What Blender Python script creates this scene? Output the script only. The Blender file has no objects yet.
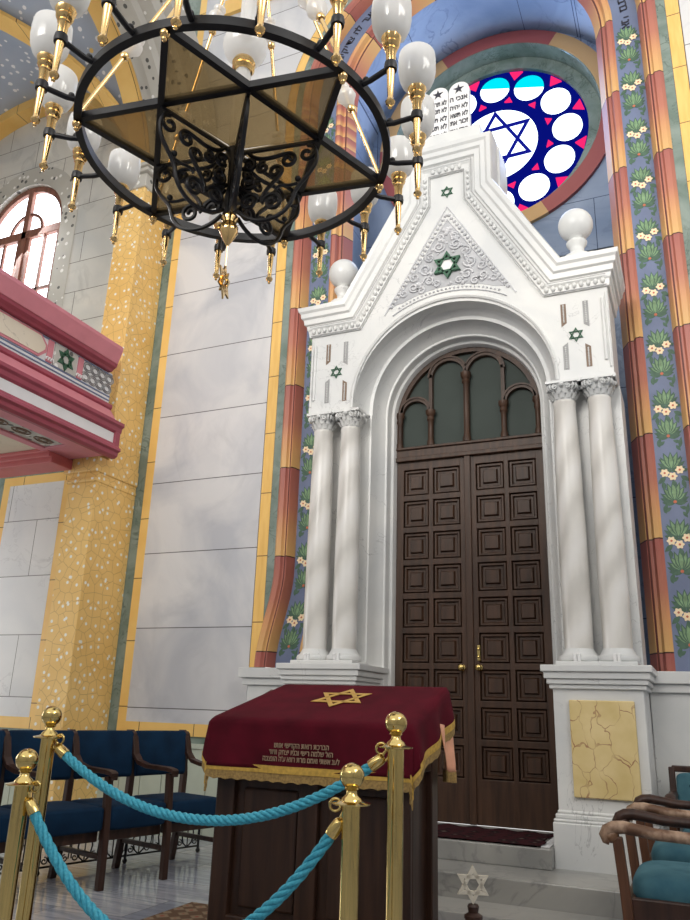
import bpy, math, random
from math import sin, cos, pi, sqrt, radians
from mathutils import Vector, Matrix
random.seed(7)
S = bpy.context.scene
COL = S.collection

# ------------------------------------------------------------------ helpers
def lin(c):
    return tuple(((v/255)/12.92 if v/255 <= .04045 else ((v/255+.055)/1.055)**2.4) for v in c) + (1,)

class MB:
    """collects vertices and faces for ONE mesh"""
    def __init__(s):
        s.v = []; s.f = []; s.m = []; s.uv = {}
    def add(s, vs, fs, m=0):
        o = len(s.v); s.v += [tuple(v) for v in vs]
        for f in fs:
            s.f.append(tuple(i+o for i in f)); s.m.append(m)
        return o
    def box(s, x0, x1, y0, y1, z0, z1, m=0):
        s.add([(x0,y0,z0),(x1,y0,z0),(x1,y1,z0),(x0,y1,z0),(x0,y0,z1),(x1,y0,z1),(x1,y1,z1),(x0,y1,z1)],
              [(3,2,1,0),(4,5,6,7),(0,1,5,4),(1,2,6,5),(2,3,7,6),(3,0,4,7)], m)
        return s
    def prism(s, poly, a0, a1, plane='xz', m=0):
        P = {'xz': lambda u,w,a: (u,a,w), 'xy': lambda u,w,a: (u,w,a), 'yz': lambda u,w,a: (a,u,w)}[plane]
        n = len(poly)
        s.add([P(u,w,a0) for u,w in poly]+[P(u,w,a1) for u,w in poly],
              [tuple(range(n)), tuple(range(2*n-1,n-1,-1))]+[(i,i+n,(i+1)%n+n,(i+1)%n) for i in range(n)], m)
        return s
    def lathe(s, prof, c=(0,0,0), n=24, m=0, axis='z', rfun=None):
        vs = []
        for r,z in prof:
            for i in range(n):
                a = 2*pi*i/n; rr = r if rfun is None else r*rfun(a,z)
                p = (rr*cos(a), rr*sin(a), z)
                if axis == 'y': p = (p[0], p[2], p[1])
                if axis == 'x': p = (p[2], p[0], p[1])
                vs.append((p[0]+c[0], p[1]+c[1], p[2]+c[2]))
        fs = []
        for j in range(len(prof)-1):
            for i in range(n):
                fs.append((j*n+i, j*n+(i+1)%n, (j+1)*n+(i+1)%n, (j+1)*n+i))
        if prof[0][0] > 1e-5: fs.append(tuple(range(n-1,-1,-1)))
        if prof[-1][0] > 1e-5: fs.append(tuple((len(prof)-1)*n+i for i in range(n)))
        s.add(vs, fs, m); return s
    def ball(s, c, r, n=20, m=0, sz=1):
        k = max(6, n//2)
        s.lathe([(max(1e-6, r*sin(pi*j/k)), -r*sz*cos(pi*j/k)) for j in range(k+1)], c, n, m); return s
    def tube(s, pts, r, n=8, m=0, closed=False, flat=None):
        pts = [Vector(p) for p in pts]; N = len(pts)
        rs = r if isinstance(r, (list,tuple)) else [r]*N
        T = []
        for i in range(N):
            a = pts[(i-1)%N] if (closed or i) else pts[0]; b = pts[(i+1)%N] if (closed or i < N-1) else pts[-1]
            d = b-a; T.append(d.normalized() if d.length > 1e-9 else Vector((0,0,1)))
        up = Vector((0,0,1)) if abs(T[0].z) < .9 else Vector((0,1,0))
        u = (up-T[0]*up.dot(T[0])).normalized(); vs = []
        for i in range(N):
            u = (u-T[i]*u.dot(T[i])); u = u.normalized() if u.length > 1e-6 else Vector((1,0,0))
            w = T[i].cross(u)
            for k in range(n):
                a = 2*pi*(k+.5)/n; fu, fw = flat or (1,1)
                vs.append(pts[i]+u*cos(a)*rs[i]*fu+w*sin(a)*rs[i]*fw)
        fs = []
        for i in range(N if closed else N-1):
            j = (i+1)%N
            for k in range(n): fs.append((i*n+k, i*n+(k+1)%n, j*n+(k+1)%n, j*n+k))
        if not closed: fs += [tuple(range(n-1,-1,-1)), tuple((N-1)*n+k for k in range(n))]
        s.add(vs, fs, m); return s
    def loft(s, secs, closed=False, caps=True, m=0, loop=False):
        """secs: list of point lists; closed: profile closes; loop: path closes"""
        n = len(secs[0]); vs = [p for q in secs for p in q]; fs = []; N = len(secs)
        for i in range(N if loop else N-1):
            j = (i+1)%N
            for k in range(n if closed else n-1):
                fs.append((i*n+k, i*n+(k+1)%n, j*n+(k+1)%n, j*n+k))
        if closed and caps and not loop: fs += [tuple(range(n-1,-1,-1)), tuple((N-1)*n+k for k in range(n))]
        s.add(vs, fs, m); return s
    def cushion(s, c, h, p=.45, n=28, k=14, m=0, top=None):
        """superellipsoid pillow: centre, half sizes, squareness"""
        sg = lambda t,e: math.copysign(abs(t)**e, t)
        vs = []
        for j in range(k+1):
            b = -pi/2+pi*j/k
            for i in range(n):
                a = 2*pi*i/n
                vs.append((c[0]+h[0]*sg(cos(b),p)*sg(cos(a),p), c[1]+h[1]*sg(cos(b),p)*sg(sin(a),p), c[2]+h[2]*sg(sin(b),p if top is None else top)))
        fs = [(j*n+i, j*n+(i+1)%n, (j+1)*n+(i+1)%n, (j+1)*n+i) for j in range(k) for i in range(n)]
        s.add(vs, fs, m); return s
    def xf(s, M):
        s.v = [tuple(M @ Vector(v)) for v in s.v]; return s

def obj(name, mb, mat, parent=None, bevel=0, smooth=None, origin=None):
    me = bpy.data.meshes.new(name)
    o = bpy.data.objects.new(name, me); COL.objects.link(o)
    off = Vector((0,0,0))
    if parent is not None:
        o.parent = parent; off = Vector(parent.get('_w', (0,0,0)))
    if origin is not None: off = Vector(origin); o.location = origin
    me.from_pydata([tuple(Vector(v)-off) for v in mb.v], [], mb.f)
    if parent is not None: o['_w'] = list(off)
    mats = mat if isinstance(mat, (list,tuple)) else [mat]
    for q in mats: me.materials.append(q)
    me.polygons.foreach_set('material_index', mb.m)
    if mb.uv:
        L = me.uv_layers.new(name='UVMap')
        for li, lo in enumerate(me.loops):
            L.data[li].uv = mb.uv.get(lo.vertex_index, (0,0))
    me.validate(); me.update()
    if smooth is not None:
        me.shade_smooth(); me.set_sharp_from_angle(angle=radians(smooth))
    if bevel:
        b = o.modifiers.new('edge', 'BEVEL'); b.width = bevel; b.segments = 2; b.limit_method = 'ANGLE'; b.angle_limit = radians(40)
    return o

def thing(name, label, cat, loc=(0,0,0), group=None, kind=None):
    o = bpy.data.objects.new(name, None); COL.objects.link(o); o.location = loc
    o.empty_display_size = .1; o['_w'] = list(loc)
    if label: o['label'] = label
    if cat: o['category'] = cat
    if group: o['group'] = group
    if kind: o['kind'] = kind
    return o
def tag(o, label, cat, group=None, kind=None):
    o['label'] = label; o['category'] = cat
    if group: o['group'] = group
    if kind: o['kind'] = kind
    return o
def struct(name, mb, mat, parent=None, **k):
    o = obj(name, mb, mat, parent, **k)
    if parent is None: o['kind'] = 'structure'
    return o
def children(o): return [c for c in bpy.data.objects if c.parent == o]
def copy_tree(o, parent=None):
    c = o.copy(); COL.objects.link(c)
    if parent is not None: c.parent = parent
    for ch in children(o): copy_tree(ch, c)
    return c

# ------------------------------------------------------------------ materials
class NT:
    def __init__(s, name):
        s.mat = bpy.data.materials.new(name); s.mat.use_nodes = True
        s.t = s.mat.node_tree; s.b = s.t.nodes['Principled BSDF']; s.out = s.t.nodes['Material Output']
    def n(s, typ, **k):
        x = s.t.nodes.new(typ)
        for a, v in k.items():
            if a.startswith('i_'):
                key = a[2:].replace('_', ' '); x.inputs[int(key) if key.isdigit() else key].default_value = v
            else: setattr(x, a, v)
        return x
    def l(s, a, b): s.t.links.new(a, b)
    def coord(s, kind='Object'):
        return s.n('ShaderNodeTexCoord').outputs[kind]
    def ramp(s, fac, stops, interp='LINEAR'):
        r = s.n('ShaderNodeValToRGB'); r.color_ramp.interpolation = interp; e = r.color_ramp.elements
        while len(e) < len(stops): e.new(.5)
        for q, (p, c) in zip(e, stops): q.position = p; q.color = c
        s.l(fac, r.inputs[0]); return r.outputs[0]
    def mix(s, fac, a, b, mode='MIX'):
        m = s.n('ShaderNodeMix', data_type='RGBA', blend_type=mode)
        for sock, v in ((m.inputs[0], fac), (m.inputs[6], a), (m.inputs[7], b)):
            if hasattr(v, 'links'): s.l(v, sock)
            else: sock.default_value = v
        return m.outputs[2]
    def math(s, op, a, b=None, c=None):
        m = s.n('ShaderNodeMath', operation=op)
        for i, v in enumerate((a, b, c)):
            if v is None: continue
            if hasattr(v, 'links'): s.l(v, m.inputs[i])
            else: m.inputs[i].default_value = v
        return m.outputs[0]
    def noise(s, vec, scale, detail=3, dist=0, rough=.5):
        x = s.n('ShaderNodeTexNoise'); x.inputs['Scale'].default_value = scale; x.inputs['Detail'].default_value = detail
        x.inputs['Distortion'].default_value = dist; x.inputs['Roughness'].default_value = rough
        s.l(vec, x.inputs['Vector']); return x.outputs[0]
    def scale(s, vec, sc, loc=(0,0,0), rot=(0,0,0)):
        m = s.n('ShaderNodeMapping'); m.inputs['Scale'].default_value = sc; m.inputs['Location'].default_value = loc; m.inputs['Rotation'].default_value = rot
        s.l(vec, m.inputs['Vector']); return m.outputs[0]
    def bump(s, h, strength=.3, dist=.01):
        b = s.n('ShaderNodeBump'); b.inputs['Strength'].default_value = strength; b.inputs['Distance'].default_value = dist
        s.l(h, b.inputs['Height']); s.l(b.outputs[0], s.b.inputs['Normal'])
    def fin(s, col, rough=.5, metal=0, spec=None):
        if hasattr(col, 'links'): s.l(col, s.b.inputs['Base Color'])
        else: s.b.inputs['Base Color'].default_value = col
        if hasattr(rough, 'links'): s.l(rough, s.b.inputs['Roughness'])
        else: s.b.inputs['Roughness'].default_value = rough
        s.b.inputs['Metallic'].default_value = metal
        if spec is not None: s.b.inputs['Specular IOR Level'].default_value = spec
        return s.mat

def plain(name, c, rough=.5, metal=0, var=.12, vs=6, spec=None):
    t = NT(name); k = lin(c); n = t.noise(t.coord(), vs, 4)
    a = tuple(x*(1-var) for x in k[:3])+(1,); b = tuple(min(1, x*(1+var)) for x in k[:3])+(1,)
    return t.fin(t.ramp(n, [(.3, a), (.7, b)]), rough, metal, spec)

def marble(name, base, cloud, vein, vs=1.2, width=.012, rough=.3, amount=.7, joints=None, jcol=(120,118,116), cs=1.0):
    """veined stone; joints=(block width, row height, x offset, z offset, brick offset)"""
    t = NT(name); v = t.coord()
    n1 = t.noise(v, .9*cs, 5, .8)
    col = t.ramp(n1, [(.35, lin(cloud)), (.62, lin(base))])
    n2 = t.noise(v, vs, 6, 1.6, .55)
    d = t.math('ABSOLUTE', t.math('SUBTRACT', n2, .5))
    f = t.ramp(d, [(0, (1,1,1,1)), (width, (0,0,0,1))])
    mask = t.ramp(t.noise(v, vs*.8, 2), [(.42, (0,0,0,1)), (.6, (amount,)*3+(1,))])
    ff = t.math('MULTIPLY', f, mask)
    col = t.mix(ff, col, lin(vein))
    if joints:
        w, h, ox, oz, bo = joints
        sp = t.n('ShaderNodeSeparateXYZ'); t.l(v, sp.inputs[0])
        cm = t.n('ShaderNodeCombineXYZ'); t.l(t.math('ADD', sp.outputs[0], ox), cm.inputs[0]); t.l(t.math('ADD', sp.outputs[2], oz), cm.inputs[1])
        b = t.n('ShaderNodeTexBrick', offset=bo, offset_frequency=2, squash=1)
        b.inputs['Scale'].default_value = 1; b.inputs['Mortar Size'].default_value = .0045; b.inputs['Mortar Smooth'].default_value = .1
        b.inputs['Brick Width'].default_value = w; b.inputs['Row Height'].default_value = h; b.inputs['Bias'].default_value = 0
        t.l(cm.outputs[0], b.inputs['Vector'])
        b.inputs['Color1'].default_value = (.94,.94,.94,1); b.inputs['Color2'].default_value = (1,1,1,1); b.inputs['Mortar'].default_value = lin(jcol)
        col = t.mix(1, col, b.outputs['Color'], 'MULTIPLY')
    return t.fin(col, rough)

def metal(name, c, rough=.2, var=.0):
    t = NT(name); n = t.noise(t.coord(), 9, 4)
    r = t.ramp(n, [(.3, (rough*.7,)*3+(1,)), (.7, (rough*1.4,)*3+(1,))])
    return t.fin(lin(c), r, 1)

def wood(name, c1, c2, rough=.4, scale=(18,18,1.6), worn=None):
    t = NT(name); v = t.coord()
    n = t.noise(t.scale(v, scale), 1.5, 5, .4)
    col = t.ramp(n, [(.3, lin(c1)), (.7, lin(c2))])
    if worn:
        w = t.ramp(t.noise(v, 9, 5), [(.42, (0,0,0,1)), (.56, (.85,.85,.85,1))])
        col = t.mix(w, col, lin(worn))
    t.bump(n, .15, .003)
    return t.fin(col, rough, 0, .35)

def velvet(name, c, dark):
    t = NT(name); v = t.coord()
    n = t.noise(v, 7, 3); n2 = t.noise(v, 260, 2)
    col = t.ramp(n, [(.3, lin(dark)), (.7, lin(c))])
    t.b.inputs['Sheen Weight'].default_value = .15; t.b.inputs['Sheen Roughness'].default_value = .4
    t.b.inputs['Sheen Tint'].default_value = lin(c)
    t.bump(n2, .25, .002)
    return t.fin(col, .85, 0, .15)

def emit(name, c, s):
    t = NT(name); e = t.n('ShaderNodeEmission'); e.inputs[0].default_value = lin(c); e.inputs[1].default_value = s
    t.l(e.outputs[0], t.out.inputs[0]); return t.mat

M = {}
M['ark'] = marble('ark_white_marble', (222,222,219), (204,206,206), (140,140,142), 2.2, .006, .32, .6, cs=1.5)
M['arkcol'] = None
M['panel'] = marble('painted_marble_panel', (222,221,221), (192,194,200), (150,152,158), .8, .05, .45, .28, (40,.747,20,.747*2-.33,0), (115,112,112), 1.3)
M['upper'] = marble('painted_marble_blocks', (220,218,210), (192,194,192), (150,150,148), 1.0, .04, .5, .3, (1.1,.432,.55,.11,.5), (130,126,120))
M['lowwall'] = marble('painted_marble_low', (226,226,226), (208,210,214), (160,160,164), 1.2, .012, .5, .45, (.86,.62,.1,.1,.5), (140,138,136))
M['green'] = marble('green_marble_band', (136,150,142), (104,122,112), (70,88,78), 5, .03, .5, .8, cs=4)
M['bluewall'] = marble('blue_grey_glare_marble', (158,172,192), (120,138,164), (88,102,130), 1.6, .03, .5, .6, (1.3,1.15,.2,.3,.5), (100,116,140))  # bluish grey marble with the rose window's blue glare put into its colour
M['beige'] = marble('beige_marble', (226,216,194), (206,194,172), (160,148,130), 2.4, .02, .4, .7)
M['yellowmarble'] = None
M['step'] = marble('step_marble', (172,170,164), (138,138,135), (112,112,112), 1.4, .03, .3, .5)
M['pink'] = plain('pink_paint', (205,128,138), .5, var=.06)
M['rose'] = plain('dark_rose_paint', (158,70,86), .45, var=.08)
M['wine'] = plain('salmon_paint', (196,104,104), .5, var=.06)
M['white'] = plain('white_plaster', (226,226,226), .5, var=.04)
M['palegreen'] = plain('pale_green_board', (186,194,178), .5, var=.05)
M['greenpaint'] = plain('dark_green_paint', (44,92,66), .5)
M['gold'] = metal('polished_gold', (236,200,138), .15)
M['brass'] = metal('polished_brass', (216,190,122), .09)
M['iron'] = plain('black_iron', (24,24,28), .42, .2, .15, spec=.5)
M['silver'] = plain('silvered_metal', (214,206,188), .35, .35)
M['door'] = wood('dark_door_wood', (50,34,24), (76,52,37), .45)
M['darkwood'] = wood('dark_walnut', (42,26,20), (68,44,34), .4)
M['lectern'] = wood('lectern_wood', (38,23,17), (62,41,30), .4)
M['wornwood'] = wood('worn_arm_wood', (84,58,42), (122,90,66), .45, (18,6,18), (188,160,136))
M['postwood'] = wood('chair_post_wood', (74,47,33), (106,70,48), .4)
M['winframe'] = wood('window_frame_wood', (112,72,60), (146,100,84), .5)
M['velvetblue'] = velvet('navy_blue_velvet', (14,44,70), (9,32,54))
M['velvetteal'] = velvet('teal_blue_velvet', (84,124,134), (46,86,102))
M['burgundy'] = velvet('burgundy_velvet', (88,12,30), (68,8,22))
M['goldcloth'] = plain('gold_fringe_thread', (196,158,70), .6, .1, .2, 60)
M['fringe'] = plain('fringe_tassels', (150,122,70), .7, 0, .35, 90)
M['peach'] = plain('peach_satin', (222,160,128), .5, 0, .12, 20)
M['gildthread'] = plain('gilt_embroidery', (206,166,84), .5, .2, .1, 60)
M['textthread'] = plain('silver_embroidery', (156,132,108), .5, 0, .1, 40)
M['ink'] = plain('dark_lettering', (34,34,48), .5)
M['orange'] = None
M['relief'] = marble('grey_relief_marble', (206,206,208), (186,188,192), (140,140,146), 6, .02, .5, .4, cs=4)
M['reliefdark'] = plain('grey_relief_ground', (176,177,180), .6)  # flat darker grey ground behind the scroll relief
M['lead'] = plain('bead_grey', (150,150,150), .5)
M['brownbead'] = plain('bronze_bead', (120,98,80), .5)

def m_column():
    t = NT('spiral_veined_marble'); v = t.coord()
    w = t.n('ShaderNodeTexWave', wave_type='BANDS', bands_direction='DIAGONAL'); w.inputs['Scale'].default_value = 1.1
    w.inputs['Distortion'].default_value = 4; w.inputs['Detail'].default_value = 4; w.inputs['Detail Scale'].default_value = 1.2
    t.l(t.scale(v, (-2.6,1,1.2)), w.inputs['Vector'])
    col = t.ramp(w.outputs[0], [(0, lin((202,199,193))), (.4, lin((216,213,207))), (1, lin((226,224,220)))])
    return t.fin(col, .3)
M['arkcol'] = m_column()
def m_yellow():
    t = NT('yellow_veined_marble'); v = t.coord()
    d = t.n('ShaderNodeTexNoise'); d.inputs['Scale'].default_value = 5; d.inputs['Detail'].default_value = 3; t.l(v, d.inputs['Vector'])
    va = t.n('ShaderNodeVectorMath', operation='MULTIPLY_ADD'); va.inputs[1].default_value = (.22,.22,.22); t.l(d.outputs[1], va.inputs[0]); t.l(v, va.inputs[2])
    e = t.n('ShaderNodeTexVoronoi', feature='DISTANCE_TO_EDGE'); e.inputs['Scale'].default_value = 7; t.l(t.scale(va.outputs[0], (1.2,1,.7), rot=(0,.6,0)), e.inputs['Vector'])
    base = t.ramp(t.noise(v, 5, 4), [(.3, lin((212,188,128))), (.65, lin((228,206,152)))])
    m = t.math('MULTIPLY', t.math('LESS_THAN', e.outputs['Distance'], .018), t.ramp(t.noise(v, 9, 2), [(.35, (.1,.1,.1,1)), (.6, (.8,.8,.8,1))]))
    return t.fin(t.mix(m, base, lin((150,92,72))), .25)
M['yellowmarble'] = m_yellow()

def m_yellowblock(name, axis):
    """ochre border blocks with thin dark joints along one axis"""
    t = NT(name); v = t.coord(); sp = t.n('ShaderNodeSeparateXYZ'); t.l(v, sp.inputs[0])
    a = sp.outputs[axis] if axis < 3 else None
    fr = t.math('FRACT', t.math('DIVIDE', t.math('ADD', a, 20), .62))
    line = t.math('LESS_THAN', fr, .014)
    base = t.ramp(t.noise(v, 3, 4), [(.3, lin((234,188,104))), (.7, lin((244,204,124)))])
    return t.fin(t.mix(line, base, lin((110,78,48))), .5)
M['yelz'] = m_yellowblock('ochre_border_upright', 2)
M['yelx'] = m_yellowblock('ochre_border_level', 0)

def m_uvstripe(name, kind):
    t = NT(name); uv = t.coord('UV'); sp = t.n('ShaderNodeSeparateXYZ'); t.l(uv, sp.inputs[0])
    along = sp.outputs[1]; across = sp.outputs[0]
    if kind == 'stripe':
        fr = t.math('FRACT', t.math('ADD', t.math('DIVIDE', along, .87), .17))
        col = t.ramp(fr, [(0, lin((222,178,114))), (.30, lin((212,154,106))), (.55, lin((188,120,98))), (1, lin((166,96,88)))])
        line = t.math('LESS_THAN', fr, .012)
        col = t.mix(line, col, lin((70,40,34)))
        g = t.math('LESS_THAN', t.math('ABSOLUTE', t.math('SUBTRACT', across, .5)), .028)
        col = t.mix(g, col, lin((96,48,42)))
    else:
        fr = t.math('FRACT', t.math('DIVIDE', along, .62))
        col = t.ramp(t.noise(uv, 3, 3), [(.3, lin((232,184,98))), (.7, lin((244,202,120)))])
        line = t.math('LESS_THAN', fr, .014)
        e = t.math('LESS_THAN', t.math('MULTIPLY', across, t.math('SUBTRACT', 1, across)), .03)
        col = t.mix(t.math('MAXIMUM', line, e), col, lin((120,86,54)))
    return t.fin(col, .45)
M['stripe'] = m_uvstripe('red_ochre_stripe', 'stripe')
M['yeluv'] = m_uvstripe('ochre_arch_border', 'yel')
def m_ring():
    t = NT('red_ochre_ring'); v = t.n('ShaderNodeNewGeometry').outputs['Position']; sp = t.n('ShaderNodeSeparateXYZ'); t.l(v, sp.inputs[0])
    a = t.math('ARCTAN2', t.math('SUBTRACT', sp.outputs[2], 7.83), sp.outputs[0])
    fr = t.math('FRACT', t.math('ADD', t.math('MULTIPLY', a, 1.5/pi), 20.0417))
    alt = t.math('GREATER_THAN', fr, .5)
    return t.fin(t.mix(alt, lin((204,164,110)), lin((160,84,80))), .5)
M['ring'] = m_ring()
M['bandblue'] = plain('blue_band_paint', (108,120,150), .5, var=.08)
M['leaf'] = plain('painted_leaf', (120,152,112), .6, var=.25, vs=30)
M['leafdark'] = plain('painted_leaf_dark', (74,104,86), .6, var=.2, vs=30)
M['daisy'] = plain('painted_daisy', (246,224,186), .6, var=.03)
M['daisyeye'] = plain('daisy_eye', (196,110,80), .6)

def m_pier():
    t = NT('ochre_crackle_paint'); sp = t.n('ShaderNodeSeparateXYZ'); t.l(t.coord(), sp.inputs[0]); cm = t.n('ShaderNodeCombineXYZ')
    t.l(t.math('ADD', sp.outputs[0], sp.outputs[1]), cm.inputs[0]); t.l(sp.outputs[2], cm.inputs[1]); v = cm.outputs[0]
    e = t.n('ShaderNodeTexVoronoi', feature='DISTANCE_TO_EDGE', voronoi_dimensions='2D'); e.inputs['Scale'].default_value = 8.5; t.l(v, e.inputs['Vector'])
    f = t.n('ShaderNodeTexVoronoi', feature='F1', voronoi_dimensions='2D'); f.inputs['Scale'].default_value = 8.5; t.l(v, f.inputs['Vector'])
    base = t.ramp(t.noise(v, 1.5, 3), [(.3, lin((232,188,108))), (.7, lin((246,208,134)))])
    col = t.mix(t.math('LESS_THAN', e.outputs['Distance'], .016), base, lin((190,148,90)))
    col = t.mix(t.math('LESS_THAN', f.outputs['Distance'], .13), col, lin((244,240,228)))
    return t.fin(col, .5)
M['pier'] = m_pier()
def m_terrazzo(name, base, s=26):
    t = NT(name); v = t.coord()
    f = t.n('ShaderNodeTexVoronoi', feature='F1'); f.inputs['Scale'].default_value = s; t.l(v, f.inputs['Vector'])
    sp = t.n('ShaderNodeSeparateColor'); t.l(f.outputs['Color'], sp.inputs[0])
    on = t.math('LESS_THAN', f.outputs['Distance'], .34)
    dark = t.math('MULTIPLY', on, t.math('GREATER_THAN', sp.outputs[0], .72)); wh = t.math('MULTIPLY', on, t.math('LESS_THAN', sp.outputs[0], .22))
    col = t.mix(dark, t.ramp(t.noise(v, 2, 3), [(.3, lin(tuple(x*.94 for x in base))), (.7, lin(base))]), lin((92,92,90)))
    return t.fin(t.mix(wh, col, lin((236,236,232))), .5)
M['terrazzo'] = m_terrazzo('grey_terrazzo_paint', (194,192,184), 13)
def m_star():
    t = NT('starry_blue_paint'); v = t.coord()
    f = t.n('ShaderNodeTexVoronoi', feature='F1'); f.inputs['Scale'].default_value = 9; t.l(v, f.inputs['Vector'])
    sp = t.n('ShaderNodeSeparateColor'); t.l(f.outputs['Color'], sp.inputs[0])
    on = t.math('LESS_THAN', f.outputs['Distance'], t.math('ADD', t.math('MULTIPLY', sp.outputs[1], .16), .14))
    base = t.ramp(t.noise(v, 1.2, 3), [(.3, lin((160,174,196))), (.7, lin((180,191,208)))])
    star = t.mix(t.math('GREATER_THAN', sp.outputs[2], .88), lin((240,242,246)), lin((230,196,120)))
    return t.fin(t.mix(on, base, star), .6)
M['starsky'] = m_star()
def m_floor():
    t = NT('polished_floor_marble'); v = t.coord()
    b = t.n('ShaderNodeTexBrick', offset=.5); b.inputs['Scale'].default_value = 1; b.inputs['Brick Width'].default_value = .9; b.inputs['Row Height'].default_value = .45
    b.inputs['Mortar Size'].default_value = .003; t.l(v, b.inputs['Vector'])
    b.inputs['Color1'].default_value = lin((200,200,204)); b.inputs['Color2'].default_value = lin((160,164,176)); b.inputs['Mortar'].default_value = lin((110,112,118))
    w = t.noise(t.scale(v, (2,14,2)), 1.3, 5, 1.2)
    col = t.mix(t.ramp(w, [(.35, (.8,.8,.8,1)), (.65, (0,0,0,1))]), b.outputs[0], lin((132,138,152)))
    return t.fin(col, .1, 0, .5)
M['floor'] = m_floor()
def m_rug(name, c1, c2, c3, s):
    t = NT(name); v = t.coord()
    f = t.n('ShaderNodeTexVoronoi', feature='F1', distance='MANHATTAN'); f.inputs['Scale'].default_value = s; f.inputs['Randomness'].default_value = .35; t.l(v, f.inputs['Vector'])
    col = t.ramp(f.outputs['Distance'], [(.15, lin(c3)), (.3, lin(c1)), (.5, lin(c1)), (.62, lin(c2))])
    t.bump(t.noise(v, 300, 2), .3, .003)
    return t.fin(col, .95, 0, .1)
M['rugdoor'] = m_rug('dark_red_rug', (34,22,24), (58,28,32), (100,84,78), 9)
M['rugfloor'] = m_rug('beige_rug', (140,122,100), (104,82,66), (150,70,60), 11)
def m_shade():
    t = NT('opal_glass'); v = t.coord()
    tr = t.n('ShaderNodeBsdfTranslucent'); tr.inputs[0].default_value = (.96,.95,.92,1)
    df = t.n('ShaderNodeBsdfDiffuse'); df.inputs[0].default_value = (.90,.90,.89,1)
    gl = t.n('ShaderNodeBsdfGlossy'); gl.inputs[1].default_value = .08
    tp = t.n('ShaderNodeBsdfTransparent'); tp.inputs[0].default_value = (.95,.97,1,1)
    def mx(f, a, b):
        m = t.n('ShaderNodeMixShader'); m.inputs[0].default_value = f; t.l(a, m.inputs[1]); t.l(b, m.inputs[2]); return m.outputs[0]
    x = mx(.45, tr.outputs[0], df.outputs[0]); x = mx(.22, x, tp.outputs[0]); x = mx(.07, x, gl.outputs[0])
    t.l(x, t.out.inputs[0]); return t.mat
M['opal'] = m_shade()
def m_smoke():
    t = NT('smoked_glass'); v = t.coord()
    tp = t.n('ShaderNodeBsdfTransparent'); tp.inputs[0].default_value = lin((206,194,170))
    df = t.n('ShaderNodeBsdfTranslucent'); df.inputs[0].default_value = lin((160,146,120))
    gl = t.n('ShaderNodeBsdfGlossy'); gl.inputs[1].default_value = .12; gl.inputs[0].default_value = lin((200,186,160))
    a = t.n('ShaderNodeMixShader'); a.inputs[0].default_value = .25; t.l(tp.outputs[0], a.inputs[1]); t.l(df.outputs[0], a.inputs[2])
    b = t.n('ShaderNodeMixShader'); b.inputs[0].default_value = .08; t.l(a.outputs[0], b.inputs[1]); t.l(gl.outputs[0], b.inputs[2])
    t.l(b.outputs[0], t.out.inputs[0]); return t.mat
M['smoke'] = m_smoke()
M['frost'] = plain('frosted_grey_glass', (62,70,66), .6, 0, .08, 3, .2)
M['pane'] = emit('daylit_pane', (244,248,255), 5.0)
def m_petal():
    """clear glass: sky blue film above a slanting line, white daylight below"""
    t = NT('rose_clear_pane'); v = t.n('ShaderNodeNewGeometry').outputs['Position']; sp = t.n('ShaderNodeSeparateXYZ'); t.l(v, sp.inputs[0])
    k = t.math('ADD', sp.outputs[2], t.math('MULTIPLY', sp.outputs[0], .3))
    f = t.math('GREATER_THAN', k, 8.69)
    e = t.n('ShaderNodeEmission'); t.l(t.mix(f, lin((226,240,255)), lin((0,222,240))), e.inputs[0])
    t.l(t.math('SUBTRACT', 2.4, t.math('MULTIPLY', f, 1.4)), e.inputs[1]); t.l(e.outputs[0], t.out.inputs[0]); return t.mat
M['petal'] = m_petal()
M['roseblue'] = emit('rose_deep_blue_glass', (8,18,130), .75)
M['rosered'] = emit('rose_red_glass', (250,40,110), 1.0)
M['leadblue'] = emit('rose_blue_strip', (20,28,150), .8)

# ------------------------------------------------------------------ text
def text_mb(txt, size, bold=0):
    cu = bpy.data.curves.new('tmp', 'FONT'); cu.body = txt; cu.size = size; cu.align_x = 'CENTER'; cu.align_y = 'CENTER'; cu.extrude = .002
    cu.offset = bold
    o = bpy.data.objects.new('tmp', cu); COL.objects.link(o)
    dg = bpy.context.evaluated_depsgraph_get(); me = o.evaluated_get(dg).to_mesh()
    mb = MB(); mb.add([tuple(v.co) for v in me.vertices], [tuple(p.vertices) for p in me.polygons])
    o.evaluated_get(dg).to_mesh_clear(); bpy.data.objects.remove(o); bpy.data.curves.remove(cu)
    return mb
def join(mbs):
    r = MB()
    for q in mbs: r.add(q.v, q.f)
    return r
def heb(s): return s[::-1]

# hexagram outline as prisms in the xz plane
def hexagram(mb, cx, cz, R, w, y0, y1, rot=pi/2, m=0):
    for k in (0, 1):
        P = [(cx+R*cos(rot+k*pi+i*2*pi/3), cz+R*sin(rot+k*pi+i*2*pi/3)) for i in range(3)]
        q = (R-2*w)/R
        Q = [(cx+(x-cx)*q, cz+(z-cz)*q) for x, z in P]
        for i in range(3):
            j = (i+1)%3
            mb.prism([P[i], P[j], Q[j], Q[i]], y0, y1-.001*k, 'xz', m)
    return mb
def arc(cx, cz, r, a0, a1, n): return [(cx+r*cos(a0+(a1-a0)*i/n), cz+r*sin(a0+(a1-a0)*i/n)) for i in range(n+1)]
def spiral(c, r0, r1, a0, turns, n=22):
    return [(c[0]+(r0+(r1-r0)*i/n)*cos(a0+turns*2*pi*i/n), c[1]+(r0+(r1-r0)*i/n)*sin(a0+turns*2*pi*i/n)) for i in range(n+1)]

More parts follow.
